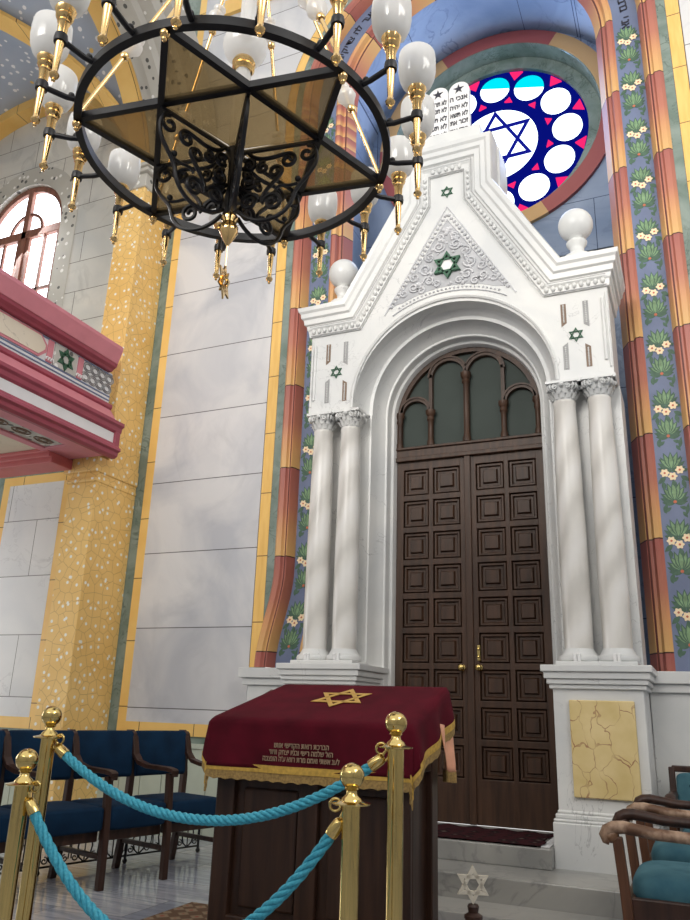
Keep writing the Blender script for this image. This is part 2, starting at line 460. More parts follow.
# ------------------------------------------------------------------ SETTING
YW = .63                     # front of the wall that carries the ark
ZS = 7.68                    # springing of the niche arch
struct('floor', MB().box(-8.4,5.2,-10,2.3,-.12,0), M['floor'])
struct('platform', MB().box(-1.15,1.22,-.65,.5,0,.2), M['step'], bevel=.008)
struct('step', MB().box(-1.18,1.25,-1.0,-.65,0,.066), M['step'], bevel=.006)
struct('door_sill', MB().box(-.70,.70,-.25,.56,.2,.32), M['step'], bevel=.006)

def wallpoly(r, x0, x1, z0, z1, zs=ZS):
    return [(x0,z0),(-r,z0),(-r,zs)]+arc(0,zs,r,pi,0,40)[1:-1]+[(r,zs),(r,z0),(x1,z0),(x1,z1),(x0,z1)]
struct('wall_back', MB().prism(wallpoly(2.10,-3.98,5.2,0,10.2), YW+.012, YW+.30), M['green'])
# painted marble field and its ochre border
mb = MB()
mb.prism([(-3.42,.95),(-2.10,.95),(-2.10,ZS)]+arc(0,ZS,2.10,pi,pi/2+.02,20)[1:]+[(0,10.15),(-3.42,10.15)], YW-.004, YW+.012)
mb.prism([(2.10,1.46),(5.2,1.46),(5.2,10.15),(.0,10.15)]+arc(0,ZS,2.10,pi/2-.02,0,20), YW-.004, YW+.012)
struct('wall_panel', mb, M['panel'])
struct('trim_1', MB().box(-3.52,-3.42,YW-.006,YW+.012,.84,10.15), M['yelz'])
struct('trim_2', MB().box(-3.52,-2.09,YW-.007,YW+.012,.84,.95), M['yelx'])
mb = MB()                                    # boarded dado below the painted wall
for i in range(26):
    x = -8.2+i*.24
    if -4.05 < x+.12 < -3.6: continue
    mb.box(x,x+.232,YW-.03 if x > -4 else .47,YW+.01,.0,.76)
mb.box(-8.2,-1.95,YW-.045,YW+.01,.74,.78)
struct('baseboard_back', mb, M['palegreen'])

# moulded bands round the niche
def flare(x, z, left):
    if not left or z > 2.35: return 0
    t = min(1, (2.35-z)/.9); return .15*t*t*(3-2*t)
def band(name, prof, mat, fl=True):
    """prof: (radius, y) across the band"""
    mb = MB(); secs = []; st = []
    zs_ = [1.46+(2.5-1.46)*i/10 for i in range(10)]+[2.5+(ZS-2.5)*i/6 for i in range(6)]
    rm = sum(p[0] for p in prof)/len(prof)
    for z in zs_: st.append(('R', z, z))
    for i in range(49): st.append(('A', pi*i/48, ZS+rm*pi*i/48))
    for z in reversed(zs_): st.append(('L', z, ZS+rm*pi+(ZS-z)))
    n = len(prof); L = [0]
    for a, b in zip(prof, prof[1:]): L.append(L[-1]+sqrt((a[0]-b[0])**2+(a[1]-b[1])**2))
    for kind, p, v in st:
        q = []
        for k, (r, y) in enumerate(prof):
            if kind == 'R': P = (r, y, p)
            elif kind == 'A': P = (r*cos(p), y, ZS+r*sin(p))
            else: P = (-r-(flare(r, p, True) if fl is True else 0 if not fl else max(0, min(flare(r, p, True), 1.975-r))), y, p)
            mb.uv[len(secs)*n+k] = (L[k]/L[-1], 2*ZS+rm*pi-v if kind == 'L' else v)
            q.append(P)
        secs.append(q)
    mb.loft(secs)
    return struct(name, mb, mat, smooth=25)
band('trim_3', [(2.095,YW-.006),(1.975,YW-.006)], M['yeluv'], False)
band('trim_4', [(1.975,YW-.006),(1.885,YW-.004)], M['green'], 'clip')
band('trim_5', [(1.895,YW-.008),(1.865,YW-.038),(1.82,YW-.034),(1.805,YW-.012),(1.785,YW-.012),(1.765,YW-.022),(1.745,YW+.02),(1.73,.72)], M['stripe'])
bb = band('trim_6', [(1.73,.72),(1.50,.72)], M['bandblue'])
band('trim_7', [(1.50,.72),(1.475,.70),(1.44,.71),(1.42,.76),(1.40,.76),(1.375,.77),(1.35,.83),(1.32,.90)], M['stripe'])
mbn = MB()
prof = [(1.32,.90),(1.62,.91),(1.62,1.98)]
secs = [[(r,y,1.0) for r,y in prof]]+[[(r*cos(a),y,ZS+r*sin(a)) for r,y in prof] for a in [pi*i/48 for i in range(49)]]+[[(-r,y,1.0) for r,y in prof]]
mbn.loft(secs); struct('wall_niche', mbn, M['bluewall'], smooth=25)

# painted garland on the blue band
def leaf(mb, base, ang, L, W, m, tf, lift):
    pts = []
    prof = [(0,0),(.18,.62),(.42,1),(.7,.7),(1,0)]
    up = [(t*L, w*W/2) for t, w in prof]; lo = [(t*L, -w*W/2) for t, w in prof[1:-1]][::-1]
    ca, sa = cos(ang), sin(ang)
    P = [tf(base[0]+t*sa+w*ca, base[1]+t*ca-w*sa, lift) for t, w in up+lo]
    mb.add(P, [tuple(range(len(P)))], m)
def disc(mb, c, r, m, tf, lift, n=10, wav=0):
    P = [tf(c[0]+r*(1+wav*cos(6*2*pi*i/n))*cos(2*pi*i/n), c[1]+r*(1+wav*cos(6*2*pi*i/n))*sin(2*pi*i/n), lift) for i in range(n)]
    mb.add(P, [tuple(range(n))], m)
mb = MB(); LIFT = [0]
for side in (1, -1):
    z = 1.66
    while z < 7.2:
        LIFT[0] = 0
        def tf(u, v, lift, z=z, side=side):
            zz = z+v; return (side*(1.615+flare(1.6,zz,side<0))+u, .7185-lift, zz)
        def lf(b, a, L, W, m):
            LIFT[0] += .00012; leaf(mb, b, a, L, W, m, tf, LIFT[0])
        for b, a, L, W in (((.03,-.05),1.9,.075,.03),((-.03,-.05),-2.2,.07,.03),((.05,-.09),2.6,.06,.028),((-.06,-.02),-2.8,.07,.03),((.075,-.12),.2,.10,.03),((-.07,-.10),-.3,.06,.025)): lf(b,a,L,W,1)
        for a, L in ((-1.45,.095),(1.45,.095),(-1.15,.115),(1.15,.115),(-.85,.135),(.85,.135)): lf((0,-.02), a, L, .048, 1)
        for a, L in ((-1.0,.10),(1.0,.10),(-.62,.13),(.62,.13),(-.3,.15),(.3,.15),(0,.165)): lf((0,.0), a, L*1.06, .050, 1); lf((.004*sin(a),.006), a, L*.9, .032, 0)
        disc(mb, (0,-.008), .013, 3, tf, LIFT[0]+.0004)
        for b, a, L, W in (((.06,.20),2.2,.08,.04),((-.05,.20),-2.3,.08,.04),((.07,.17),2.9,.08,.035),((-.07,.16),3.1,.07,.035),((0,.17),2.8,.07,.035),((.08,.24),1.2,.04,.03)): lf(b,a,L,W,1)
        for a, L in ((-1.25,.11),(1.25,.11),(-.9,.13),(.9,.13),(-.55,.15),(.55,.15)): lf((0,.24), a, L, .045, 1)
        for a, L in ((-.75,.12),(.75,.12),(-.36,.145),(.36,.145),(0,.14)): lf((0,.26), a, L*1.06, .048, 1); lf((.004*sin(a),.266), a, L*.9, .030, 0)
        for q in ((-.055,.232),(.058,.25),(.002,.20)):
            disc(mb, q, .031, 2, tf, LIFT[0]+.0006, 36, .16); disc(mb, q, .009, 3, tf, LIFT[0]+.0009); LIFT[0] += .0004
        z += .55
obj('garland', mb, [M['leaf'],M['leafdark'],M['daisy'],M['daisyeye']], bb)
# psalm verse round the arch, read from its right foot to the left
verse = 'ואני ברב חסדך אבוא ביתך אשתחוה אל היכל קדשך ביראתך פתחו לי שערי צדק זה השער לה צדיקים'
mbs = []; a = -.10; step = 2.85/len(verse)
for ch in verse:
    if ch != ' ':
        t = text_mb(ch, .115, .002)
        up = Vector((cos(a),0,sin(a))); rt = Vector((sin(a),0,-cos(a)))
        c = Vector((1.615*cos(a), .716, ZS+1.615*sin(a)))
        if a < 0: up = Vector((1,0,0)); rt = Vector((0,0,-1)); c = Vector((1.615,.716,ZS+1.615*a))
        t.v = [tuple(c+rt*v[0]+up*v[1]+Vector((0,-v[2],0))) for v in t.v]; mbs.append(t)
    a += step
obj('inscription', join(mbs), M['ink'], bb)

# ---------------- rose window
def keyhole(outer, cx, cz, r, n=64):
    """outer polygon starting at its bottom middle, hole joined by a slit"""
    return outer+[outer[0]]+[(cx+r*sin(2*pi*i/n), cz-r*cos(2*pi*i/n)) for i in range(n+1)][::-1]
def annulus(mb, cx, cz, r0, r1, y0, y1, n=64, m=0):
    secs = []
    for i in range(n):
        a = 2*pi*i/n; c, s = cos(a), sin(a)
        secs.append([(cx+r0*c,y0,cz+r0*s),(cx+r1*c,y0,cz+r1*s),(cx+r1*c,y1,cz+r1*s),(cx+r0*c,y1,cz+r0*s)])
    mb.loft(secs, closed=True, loop=True, m=m); return mb
RZ = 7.83
mb = MB(); secs = []
for i in range(96):                                     # niche back wall: from the rose ring out to a square outline
    a = 2*pi*i/96; c, s = cos(a), sin(a); k = 1/max(abs(c), abs(s))
    secs.append([(1.27*c,1.98,RZ+1.27*s),(1.75*c*k,1.98,RZ+1.9*s*k)])
mb.loft(secs, loop=True); mb.box(-1.75,1.75,1.98,2.1,1.0,RZ-1.88)
struct('wall_rose', mb, M['bluewall'])
win = thing('window_1', None, None, (0,2.2,RZ), kind='structure')
win['label'] = 'round stained glass rose window with a blue star in its white centre'; win['category'] = 'window'
obj('ring', annulus(MB(),0,RZ,1.27,1.45,1.93,1.98), M['ring'], win, smooth=30)
obj('reveal', annulus(MB(),0,RZ,1.262,1.30,1.94,2.26), M['green'], win, smooth=30)
obj('frame', annulus(MB(),0,RZ,1.10,1.27,2.17,2.26), M['green'], win, smooth=30)
obj('glass', MB().lathe([(1e-6,2.22),(1.11,2.22),(1.11,2.25),(1e-6,2.25)], (0,0,RZ), 64, axis='y'), M['roseblue'], win)
for k in range(12):
    a = 2*pi*k/12; c = Vector((.85*cos(a),0,.85*sin(a)))
    P = []
    for i in range(28):
        t = 2*pi*i/28; u = .175*cos(t); w = .185*sin(t)
        P.append((c.x+u*cos(a)-w*sin(a), RZ+c.z+u*sin(a)+w*cos(a)))
    obj('petal_pane', MB().prism(P, 2.195, 2.22), M['petal'], win)
for k in range(12):
    a = 2*pi*(k+.5)/12
    for r0, r1, w in ((1.075,.96,.085),(.63,.70,.05)):
        ca, sa = cos(a), sin(a)
        P = [(r0*ca-w*sa, RZ+r0*sa+w*ca),(r0*ca+w*sa, RZ+r0*sa-w*ca),(r1*ca, RZ+r1*sa)]
        obj('red_pane', MB().prism(P, 2.2, 2.22), M['rosered'], win)
obj('centre_pane', MB().lathe([(1e-6,2.195),(.50,2.195),(.50,2.22),(1e-6,2.22)], (0,0,RZ), 48, axis='y'), M['petal'], win)
obj('star', hexagram(MB(),0,RZ,.49,.036,2.17,2.193), M['leadblue'], win)

# ---------------- left bay: pier, wall under and over the gallery
struct('pillar', MB().box(-3.99,-3.64,.03,.64,0,3.46).box(-3.99,-3.64,.165,.64,3.46,6.8), M['pier'], bevel=.006)
mb = MB()
for i, (d, z0, z1) in enumerate(((.03,3.20,3.24),(.05,3.30,3.46))): mb.box(-3.99-d,-3.64+d*.3,.03-d,.64,z0,z1)
struct('pillar_cap', mb, M['pier'], bevel=.01)
mb = MB()
for d, z0, z1 in ((.02,6.78,6.82),(.0,6.82,6.98),(.04,6.98,7.03),(.07,7.03,7.08)): mb.box(-3.99-d,-3.64+d,.165-d,.64,z0,z1)
struct('pillar_capital', mb, M['terrazzo'], bevel=.01)
struct('wall_left', MB().box(-8.4,-3.9,.5,.8,0,3.6), M['green'])
struct('trim_8', MB().box(-4.52,-4.42,.494,.5,.84,3.52), M['yelz'])
struct('trim_9', MB().box(-5.42,-5.32,.494,.5,.84,3.52), M['yelz'])
struct('trim_10', MB().box(-5.42,-4.42,.492,.5,3.42,3.52).box(-5.42,-4.42,.492,.5,.84,.95), M['yelx'])
struct('wall_left_panel', MB().box(-5.32,-4.52,.493,.5,.95,3.42), M['lowwall'])
XC = -6.09; ZV = 7.0; RV = 2.12; YC = -1.57
wo = [(XC,3.4),(-3.9,3.4),(-3.9,9.3),(-8.4,9.3),(-8.4,3.4)]
def win_poly(hw, zb, zsp, n=24): return [(-hw+XC,zb),(hw+XC,zb)]+arc(XC,zsp,hw,0,pi,n)
HW, ZB, ZP = .70, 5.45, 7.12
sh = win_poly(HW, ZB, ZP)
mb = MB()
mb.prism([(XC+HW,3.4),(-3.9,3.4),(-3.9,9.35),(XC,9.35)]+arc(XC,ZP,HW,pi/2,0,16), YW, YW+.3)
mb.prism([(XC-HW,3.4),(XC-HW,ZP)]+arc(XC,ZP,HW,pi,pi/2,16)[1:]+[(XC,9.35),(-8.4,9.35),(-8.4,3.4)], YW, YW+.3)
mb.box(XC-HW,XC+HW,YW,YW+.3,3.4,ZB)
struct('wall_upper', mb, M['upper'])
mb = MB(); secs = []
pts = [(XC+HW,ZB)]+arc(XC,ZP,HW,0,pi,24)+[(XC-HW,ZB)]; pt2 = [(XC+HW+.27,ZB)]+arc(XC,ZP,HW+.27,0,pi,24)+[(XC-HW-.27,ZB)]
for a, b in zip(pts, pt2): secs.append([(a[0],YW+.1,a[1]),(a[0],YW-.004,a[1]),(b[0],YW-.004,b[1]),(b[0],YW+.05,b[1])])
mb.loft(secs); struct('trim_11', mb, M['terrazzo'], smooth=30)
w2 = thing('window_2', 'arched brown wooden window above the pink gallery', 'window', (XC,YW+.1,ZB), kind='structure')
mb = MB(); secs = []
for r, (zz) in ((HW,0),):
    A = [(XC+HW,ZB)]+arc(XC,ZP,HW,0,pi,24)+[(XC-HW,ZB)]; B = [(XC+HW-.08,ZB)]+arc(XC,ZP,HW-.08,0,pi,24)+[(XC-HW+.08,ZB)]
    for a, b in zip(A, B): secs.append([(a[0],YW+.06,a[1]),(b[0],YW+.06,b[1]),(b[0],YW+.16,b[1]),(a[0],YW+.16,a[1])])
mb.loft(secs, closed=True); obj('frame', mb, M['winframe'], w2, smooth=30)
mb = MB()
mb.box(XC-.045,XC+.045,YW+.05,YW+.15,ZB,ZP+HW-.04); mb.box(XC-HW,XC+HW,YW+.05,YW+.15,ZP-.12,ZP+.0); mb.box(XC-HW,XC+HW,YW+.06,YW+.15,ZB,ZB+.08)
obj('mullion', mb, M['winframe'], w2, bevel=.008)
mb = MB()
for s in (-1,1):
    mb.box(XC+s*.36-.02,XC+s*.36+.02,YW+.08,YW+.13,ZB,ZP); mb.box(XC+s*.62-.03,XC+s*.62+.03,YW+.07,YW+.14,ZB,ZP); mb.box(XC+s*.08-.03,XC+s*.08+.03,YW+.07,YW+.14,ZB,ZP)
mb.box(XC-HW,XC+HW,YW+.08,YW+.13,ZB+.72,ZB+.76)
secs = [[(x,YW+.08,z) for x,z in (p,q)]+[(x,YW+.13,z) for x,z in (q,p)] for p, q in zip(arc(XC,ZP,.30,0,pi,18), arc(XC,ZP,.26,0,pi,18))]
mb.loft(secs, closed=True); obj('glazing_bar', mb, M['winframe'], w2)
obj('pane', MB().prism(sh, YW+.11, YW+.115), M['pane'], w2)

# starry groin vault of the left bay, its ribs and the terrazzo arch towards the nave
def vz(x, y):
    a = RV*RV-(x-XC)**2; b = (RV*RV-(y-YC)**2)
    return ZV+sqrt(max(0, max(a, b)))
mb = MB(); N = 48; vs = []; fs = []
for i in range(N+1):
    for j in range(N+1):
        x = XC-RV*cos(pi*i/N); y = YC-RV*cos(pi*j/N); vs.append((x,y,vz(x,y)))
fs = [(i*(N+1)+j,(i+1)*(N+1)+j,(i+1)*(N+1)+j+1,i*(N+1)+j+1) for i in range(N) for j in range(N)]
mb.add(vs, fs); struct('ceiling', mb, M['starsky'], smooth=50)
def ribs(mb, fun, w, t, drop=.0):
    secs = []
    for i in range(41):
        p, n, side = fun(i/40)
        p = Vector(p); n = Vector(n).normalized(); s = Vector(side).normalized()
        secs.append([p+s*w, p-s*w, p-s*w-n*t, p+s*w-n*t])
    mb.loft(secs, closed=True)
mb = MB()
for sx in (1,-1):
    def f(t, sx=sx):
        a = pi*t; d = RV*cos(a); return ((XC+sx*d, YC+d, ZV+RV*sin(a)+.01), (sx*cos(a)*.7, cos(a)*.7, sin(a)), (-sx*1,1,0) if sx > 0 else (1,1,0))
    ribs(mb, f, .13, .05)
def f(t): a = pi*t; return ((XC+RV*cos(a), YW-.10, ZV+RV*sin(a)+.01), (cos(a),0,sin(a)), (0,1,0))
ribs(mb, f, .11, .16)
def f(t): a = pi*t; return ((-3.97, YC+2.05*cos(a), ZV+2.05*sin(a)+.02), (0,cos(a),sin(a)), (1,0,0))
ribs(mb, f, .14, .06)
struct('ceiling_rib', mb, M['yelx'], smooth=30)
mb = MB(); secs = []
px = [(-3.84,1.98),(-3.80,1.92),(-3.66,1.92),(-3.63,1.86),(-3.46,1.84),(-3.40,1.88),(-3.24,1.88),(-3.18,1.94),(-3.06,1.96),(-3.04,2.25)]
for i in range(49):
    a = pi*i/48; secs.append([(x,YC+r*cos(a)+.05,ZV+r*sin(a)) for x,r in px])
mb.loft(secs); struct('ceiling_arch', mb, M['terrazzo'], smooth=25)
# upper edge of the ark wall
struct('trim_12', MB().box(-3.1,-2.2,YW-.05,YW,9.55,9.78), M['yelx'])
mb = MB(); secs = [[(x, YW-1.9*(1-cos(a)), 9.75+1.6*sin(a)) for x in (-3.05,2.6)] for a in [pi/2*i/12 for i in range(13)]]
mb.loft(secs); struct('ceiling_nave', mb, M['starsky'], smooth=40)

# walls the photograph only mirrors in its metal: the nave behind the camera
mb = MB().box(4.9,5.2,-10,.55,0,5.2); struct('wall_right', mb, M['panel'])
mb = MB().box(-8.4,5.2,-10.3,-10,0,6.0); struct('wall_front', mb, M['lowwall'])
mb = MB().box(-8.7,-8.4,-10,.8,0,9.3); struct('wall_side', mb, M['upper'])
# ------------------------------------------------------------------ THE ARK (marble portal)
ark = thing('marble_ark', 'tall white marble ark portal with gable, twin columns and green stars round the brown doors', 'ark', (0,.3,.2))
RA = .86; ZA = 3.60
body = [(1.29,3.57),(1.29,4.55),(.94,4.60),(.30,5.62),(.30,6.0),(-.30,6.0),(-.30,5.62),(-.94,4.60),(-1.29,4.55),(-1.29,3.57),(-RA,3.57)]+arc(0,ZA,RA,pi,0,40)+[(RA,3.57)]
obj('gable', MB().prism(body, 0, .56), M['ark'], ark)
# recessed wall behind the columns
for s in (-1,1):
    a, b = sorted((s*.775, s*1.31)); obj('side_wall', MB().box(a,b,.21,.60,1.44,3.58), M['ark'], ark, bevel=.004)
# archivolt mouldings
def sweep_arch(name, prof, z0):
    secs = [[(r,y,z0) for r,y in prof]]+[[(r*cos(a),y,ZA+.03+r*sin(a)) for r,y in prof] for a in [pi*i/56 for i in range(57)]]+[[(-r,y,z0) for r,y in prof]]
    return obj(name, MB().loft(secs), M['ark'], ark, smooth=28)
sweep_arch('archivolt', [(.885,.0),(.885,-.018),(.872,-.026),(.858,-.018),(.855,.005),(.852,.05),(.842,.10),(.826,.15),(.805,.19),(.79,.205),(.76,.207)], 3.60)
sweep_arch('door_surround', [(.785,.205),(.768,.207),(.76,.24),(.748,.29),(.728,.34),(.70,.375),(.688,.378),(.683,.385),(.676,.46),(.655,.47),(.647,.50),(.645,.62)], .2)

# cornice: raking, stepped, returned along the flanks
prof = [(0,0),(.0,-.018),(.055,-.026),(.07,-.036),(.105,-.04),(.115,-.058),(.16,-.064),(.175,-.082),(.215,-.086),(.235,-.102),(.27,-.11),(.285,-.07),(.29,.2)]
path = [(1.29,4.345),(.80,4.345),(.155,5.46),(.155,5.76),(-.155,5.76),(-.155,5.46),(-.80,4.345),(-1.29,4.345)]
def cornice(prof, path):
    secs = []; n = len(path)
    def nrm(a, b):
        d = (b[0]-a[0], b[1]-a[1]); L = sqrt(d[0]**2+d[1]**2); return (d[1]/L, -d[0]/L)
    N = [nrm(path[i], path[i+1]) for i in range(n-1)]
    N = [(-x,-z) if z < -.01 or (abs(z) < .01 and x*path[i][0] < 0) else (x,z) for i,(x,z) in enumerate(N)]
    def end(sx, y):
        return [(sx*(1.29-min(yy,0)), (y if y is not None else yy), 4.345+d) for d, yy in prof]
    secs.append(end(1, .55)); secs.append(end(1, None))
    for i in range(1, n-1):
        a, b = N[i-1], N[i]; k = 1+a[0]*b[0]+a[1]*b[1]; m = ((a[0]+b[0])/k, (a[1]+b[1])/k)
        secs.append([(path[i][0]+m[0]*d, yy, path[i][1]+m[1]*d) for d, yy in prof])
    secs.append(end(-1, None)); secs.append(end(-1, .55))
    return secs
obj('cornice', MB().loft(cornice(prof, path)), M['ark'], ark, smooth=25)
# block behind the cornice crown and the plinth of the tablets
mb = MB().box(-.40,.40,.06,.42,5.3,6.10).box(-.46,.46,.10,.42,5.2,6.02).box(-.33,.33,-.05,.42,6.0,6.20)
mb.prism([(1.38,4.55),(1.38,4.62),(.93,4.62),(.36,5.55),(.36,6.0),(-.36,6.0),(-.36,5.55),(-.93,4.62),(-1.38,4.62),(-1.38,4.55)], .12, .56)
obj('crown_block', mb, M['ark'], ark, bevel=.01)
# egg and dart course under the cornice
for (a, b) in zip(path, path[1:]):
    mb = MB()
    L = sqrt((a[0]-b[0])**2+(a[1]-b[1])**2); k = max(3, int(L/.052))
    d = ((b[0]-a[0])/L, (b[1]-a[1])/L); nx, nz = (-d[1], d[0])
    if nz < 0 or (abs(nz) < .01 and nx*a[0] < 0): nx, nz = -nx, -nz
    mb.tube([(a[0]+nx*.044,-.006,a[1]+nz*.044),(b[0]+nx*.044,-.006,b[1]+nz*.044)], .013, 6)
    for i in range(k):
        t = (i+.5)/k*L; c = (a[0]+d[0]*t+nx*.045, a[1]+d[1]*t+nz*.045)
        mb.ball((c[0],-.030,c[1]), .0185, 8, sz=1.35)
    obj('egg_course', mb, M['ark'], ark, smooth=60)
mb = MB()
for dd in (.008,.082):
    P = [[(x,y,z) for x,y,z in q] for q in cornice([(dd-.004,-.022 if dd < .05 else -.058),(dd+.004,-.022 if dd < .05 else -.058)], path)[2:-2]]
    P = [[(path[0][0],q[1],path[0][1]+d) for q, d in zip(P[0],(dd-.004,dd+.004))]]+P+[[(path[-1][0],q[1],path[-1][1]+d) for q, d in zip(P[0],(dd-.004,dd+.004))]]
    mb.loft([[(x,y-.004,z) for x,y,z in q] for q in P])
obj('fillet', mb, M['lead'], ark)

# gable relief: beaded triangle, scrolls, green star
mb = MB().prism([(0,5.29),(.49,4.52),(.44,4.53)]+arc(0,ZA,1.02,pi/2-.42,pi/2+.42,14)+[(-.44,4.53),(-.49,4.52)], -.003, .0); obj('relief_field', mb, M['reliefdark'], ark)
mb = MB(); T = [(0,5.43),(.58,4.44),(-.58,4.44)]
def seg(mb, a, b, r): mb.tube([(a[0],-.004,a[1]),(b[0],-.004,b[1])], r, 6)
for A in (.86+.11,):
    top = arc(0,ZA,.965,pi/2-.55,pi/2+.55,20)
    mb.tube([(x,-.004,z) for x,z in top], .006, 6)
seg(mb,T[0],T[1],.007); seg(mb,T[0],T[2],.007)
I = [(0,5.29),(.49,4.52),(-.49,4.52)]
seg(mb,I[0],I[1],.006); seg(mb,I[0],I[2],.006)
for q in (1,2):
    for i in range(22):
        t = (i+.7)/22.5; a = (T[0][0]+(T[q][0]-T[0][0])*t, T[0][1]+(T[q][1]-T[0][1])*t); b = (I[0][0]+(I[q][0]-I[0][0])*t, I[0][1]+(I[q][1]-I[0][1])*t)
        mb.ball(((a[0]+b[0])/2,-.004,(a[1]+b[1])/2), .017, 8)
for i in range(26):
    a = pi/2-.46+.92*i/25; mb.ball((.995*cos(a),-.004,ZA+.995*sin(a)), .010, 6)
obj('bead_moulding', mb, M['relief'], ark, smooth=60)
mb = MB()
def sc(c, r, a0, turns, tail=None, rad=.010):
    p = spiral(c, r, .012, a0, turns, 26); mb.tube([(x,-.006,z) for x,z in p], [rad]*20+[rad*.9]*7, 6)
for s in (1,-1):
    for cx, cz, r, a0, tr in ((.075,5.02,.055,pi,1.5),(.16,4.93,.05,pi*.6,-1.5),(.20,4.82,.06,pi,1.4),(.30,4.76,.05,pi*.5,-1.4),(.17,4.70,.05,0,1.4),(.31,4.66,.045,pi,1.5),(.40,4.62,.04,pi*.5,-1.3),(.24,4.62,.04,0,1.3),(.06,5.11,.035,0,1.3),(.10,4.655,.035,0,1.3)):
        c = (s*cx, cz); sc(c, r, a0 if s > 0 else pi-a0, tr*s)
for i in range(90):
    z = 4.60+random.random()*.6; w = max(0.01,(5.29-z)/.77*.49-.03); x = random.uniform(-w,w)
    if (x*x+(z-4.815)**2) < .14**2 or z < ZA+sqrt(max(0,1.03**2-x*x)): continue
    mb.ball((x,-.002,z), random.uniform(.012,.022), 8)
obj('scroll_relief', mb, M['relief'], ark, smooth=60)
mb = MB().lathe([(1e-6,-.02),(.07,-.02),(.07,0),(1e-6,0)], (0,0,4.817), 6, axis='y'); obj('star_field', mb, M['white'], ark)
obj('star', hexagram(MB(),0,4.817,.135,.017,-.034,0), M['greenpaint'], ark)
obj('star', hexagram(MB(),0,5.58,.062,.008,-.010,0), M['greenpaint'], ark)
for s in (-1,1):
    obj('star', hexagram(MB(),s*1.032,3.967,.062,.008,-.010,0), M['greenpaint'], ark)
    # four bead strips with a slanted end round each small star
    for dx, dz in ((-1,1),(1,1),(-1,-1),(1,-1)):
        x = s*1.032+dx*.085; z0 = 3.967+dz*(.085 if dx*dz < 0 else .055); z1 = 3.967+dz*.285
        st = thing
        mb = MB(); w = .021
        mb.prism([(x-w,z0+(dz*.03 if dx*dz > 0 else 0)),(x+w,z0+(0 if dx*dz > 0 else dz*.03)),(x+w,z1),(x-w,z1)], -.003, .0)
        f = obj('bead_strip', mb, M['brownbead'] if dx*dz < 0 else M['lead'], ark)
        mb = MB(); n = 12
        for i in range(n): mb.ball((x,-.004,z0+dz*.035+(z1-z0-dz*.04)*(i+.5)/n), .0065, 6)
        obj('bead', mb, M['ark'], f)
# slender roll on the flank corner of the entablature
for s in (-1,1):
    mb = MB()
    mb.tube([(s*1.245,-.004,3.72),(s*1.245,-.004,4.25)], .014, 8); mb.tube([(s*1.275,-.002,3.66),(s*1.275,-.002,4.3)], .010, 8)
    a, b = sorted((s*.80, s*1.30)); mb.box(a,b,-.012,.2,3.57,3.60)
    obj('corner_roll', mb, M['ark'], ark, smooth=60)

# columns
def column(x):
    c = (x,.064)
    col = obj('column', MB().lathe([(.098,1.55),(.101,1.9),(.1,2.4),(.093,3.0),(.082,3.40),(.086,3.41),(.086,3.43),(.08,3.435)], (c[0],c[1],0), 32), M['arkcol'], ark, smooth=40)
    mb = MB().lathe([(.125,1.478),(.14,1.484),(.145,1.50),(.138,1.52),(.12,1.53),(.116,1.54),(.106,1.555),(.099,1.57)], (c[0],c[1],0), 32)
    obj('column_base', mb, M['ark'], col, smooth=40)
    mb = MB().box(c[0]-.022,c[0]+.0,c[1]-.155,c[1]-.12,1.475,1.53).box(c[0]+.004,c[0]+.026,c[1]-.155,c[1]-.12,1.475,1.53)
    obj('base_clip', mb, M['white'], col, bevel=.004)
    mb = MB().lathe([(.08,3.43),(.083,3.45),(.088,3.50),(.105,3.545),(.118,3.565)], (c[0],c[1],0), 24)
    mb.box(c[0]-.118,c[0]+.118,c[1]-.118,c[1]+.118,3.56,3.582)
    for k in range(12):                                  # two tiers of acanthus leaves
        for tier, (z, r, h) in enumerate(((3.44,.084,.05),(3.475,.09,.06))):
            a = 2*pi*(k+.5*tier)/12
            pr = [(r,z),(r+.010,z+h*.5),(r+.026,z+h*.9),(r+.034,z+h*.85)]
            secs = []
            for (rr, zz), w in zip(pr, (.016,.02,.017,.006)):
                secs.append([(c[0]+rr*cos(a)-w*sin(a),c[1]+rr*sin(a)+w*cos(a),zz),(c[0]+(rr+.008)*cos(a),c[1]+(rr+.008)*sin(a),zz+.003),(c[0]+rr*cos(a)+w*sin(a),c[1]+rr*sin(a)-w*cos(a),zz)])
            mb.loft(secs)
    for k in range(4):                                   # corner volutes and middle rosettes
        a = pi/4+k*pi/2; R = .135
        d = Vector((cos(a),sin(a),0))
        for sd in (-1,1):
            q = Vector((-sin(a),cos(a),0))*sd*.012
            pts = [Vector((c[0],c[1],3.535))+d*(R-.02+u)+Vector((0,0,w))+q for u,w in spiral((0,0),.032,.006,pi*.9,-1.5,16)]
            mb.tube(pts, .008, 6)
        a = k*pi/2; mb.ball((c[0]+.118*cos(a),c[1]+.118*sin(a),3.545), .02, 8)
        for sd in (-1,1):
            t = Vector((-sin(a),cos(a),0)); o_ = Vector((c[0]+.112*cos(a),c[1]+.112*sin(a),3.53))
            mb.tube([o_+t*sd*(.05+u)+Vector((0,0,w)) for u,w in spiral((0,0),.022,.005,pi/2,1.3*sd,14)], .006, 6)
    obj('capital', mb, M['ark'], col, smooth=50)
for x in (-1.162,-.903,.903,1.162): column(x)

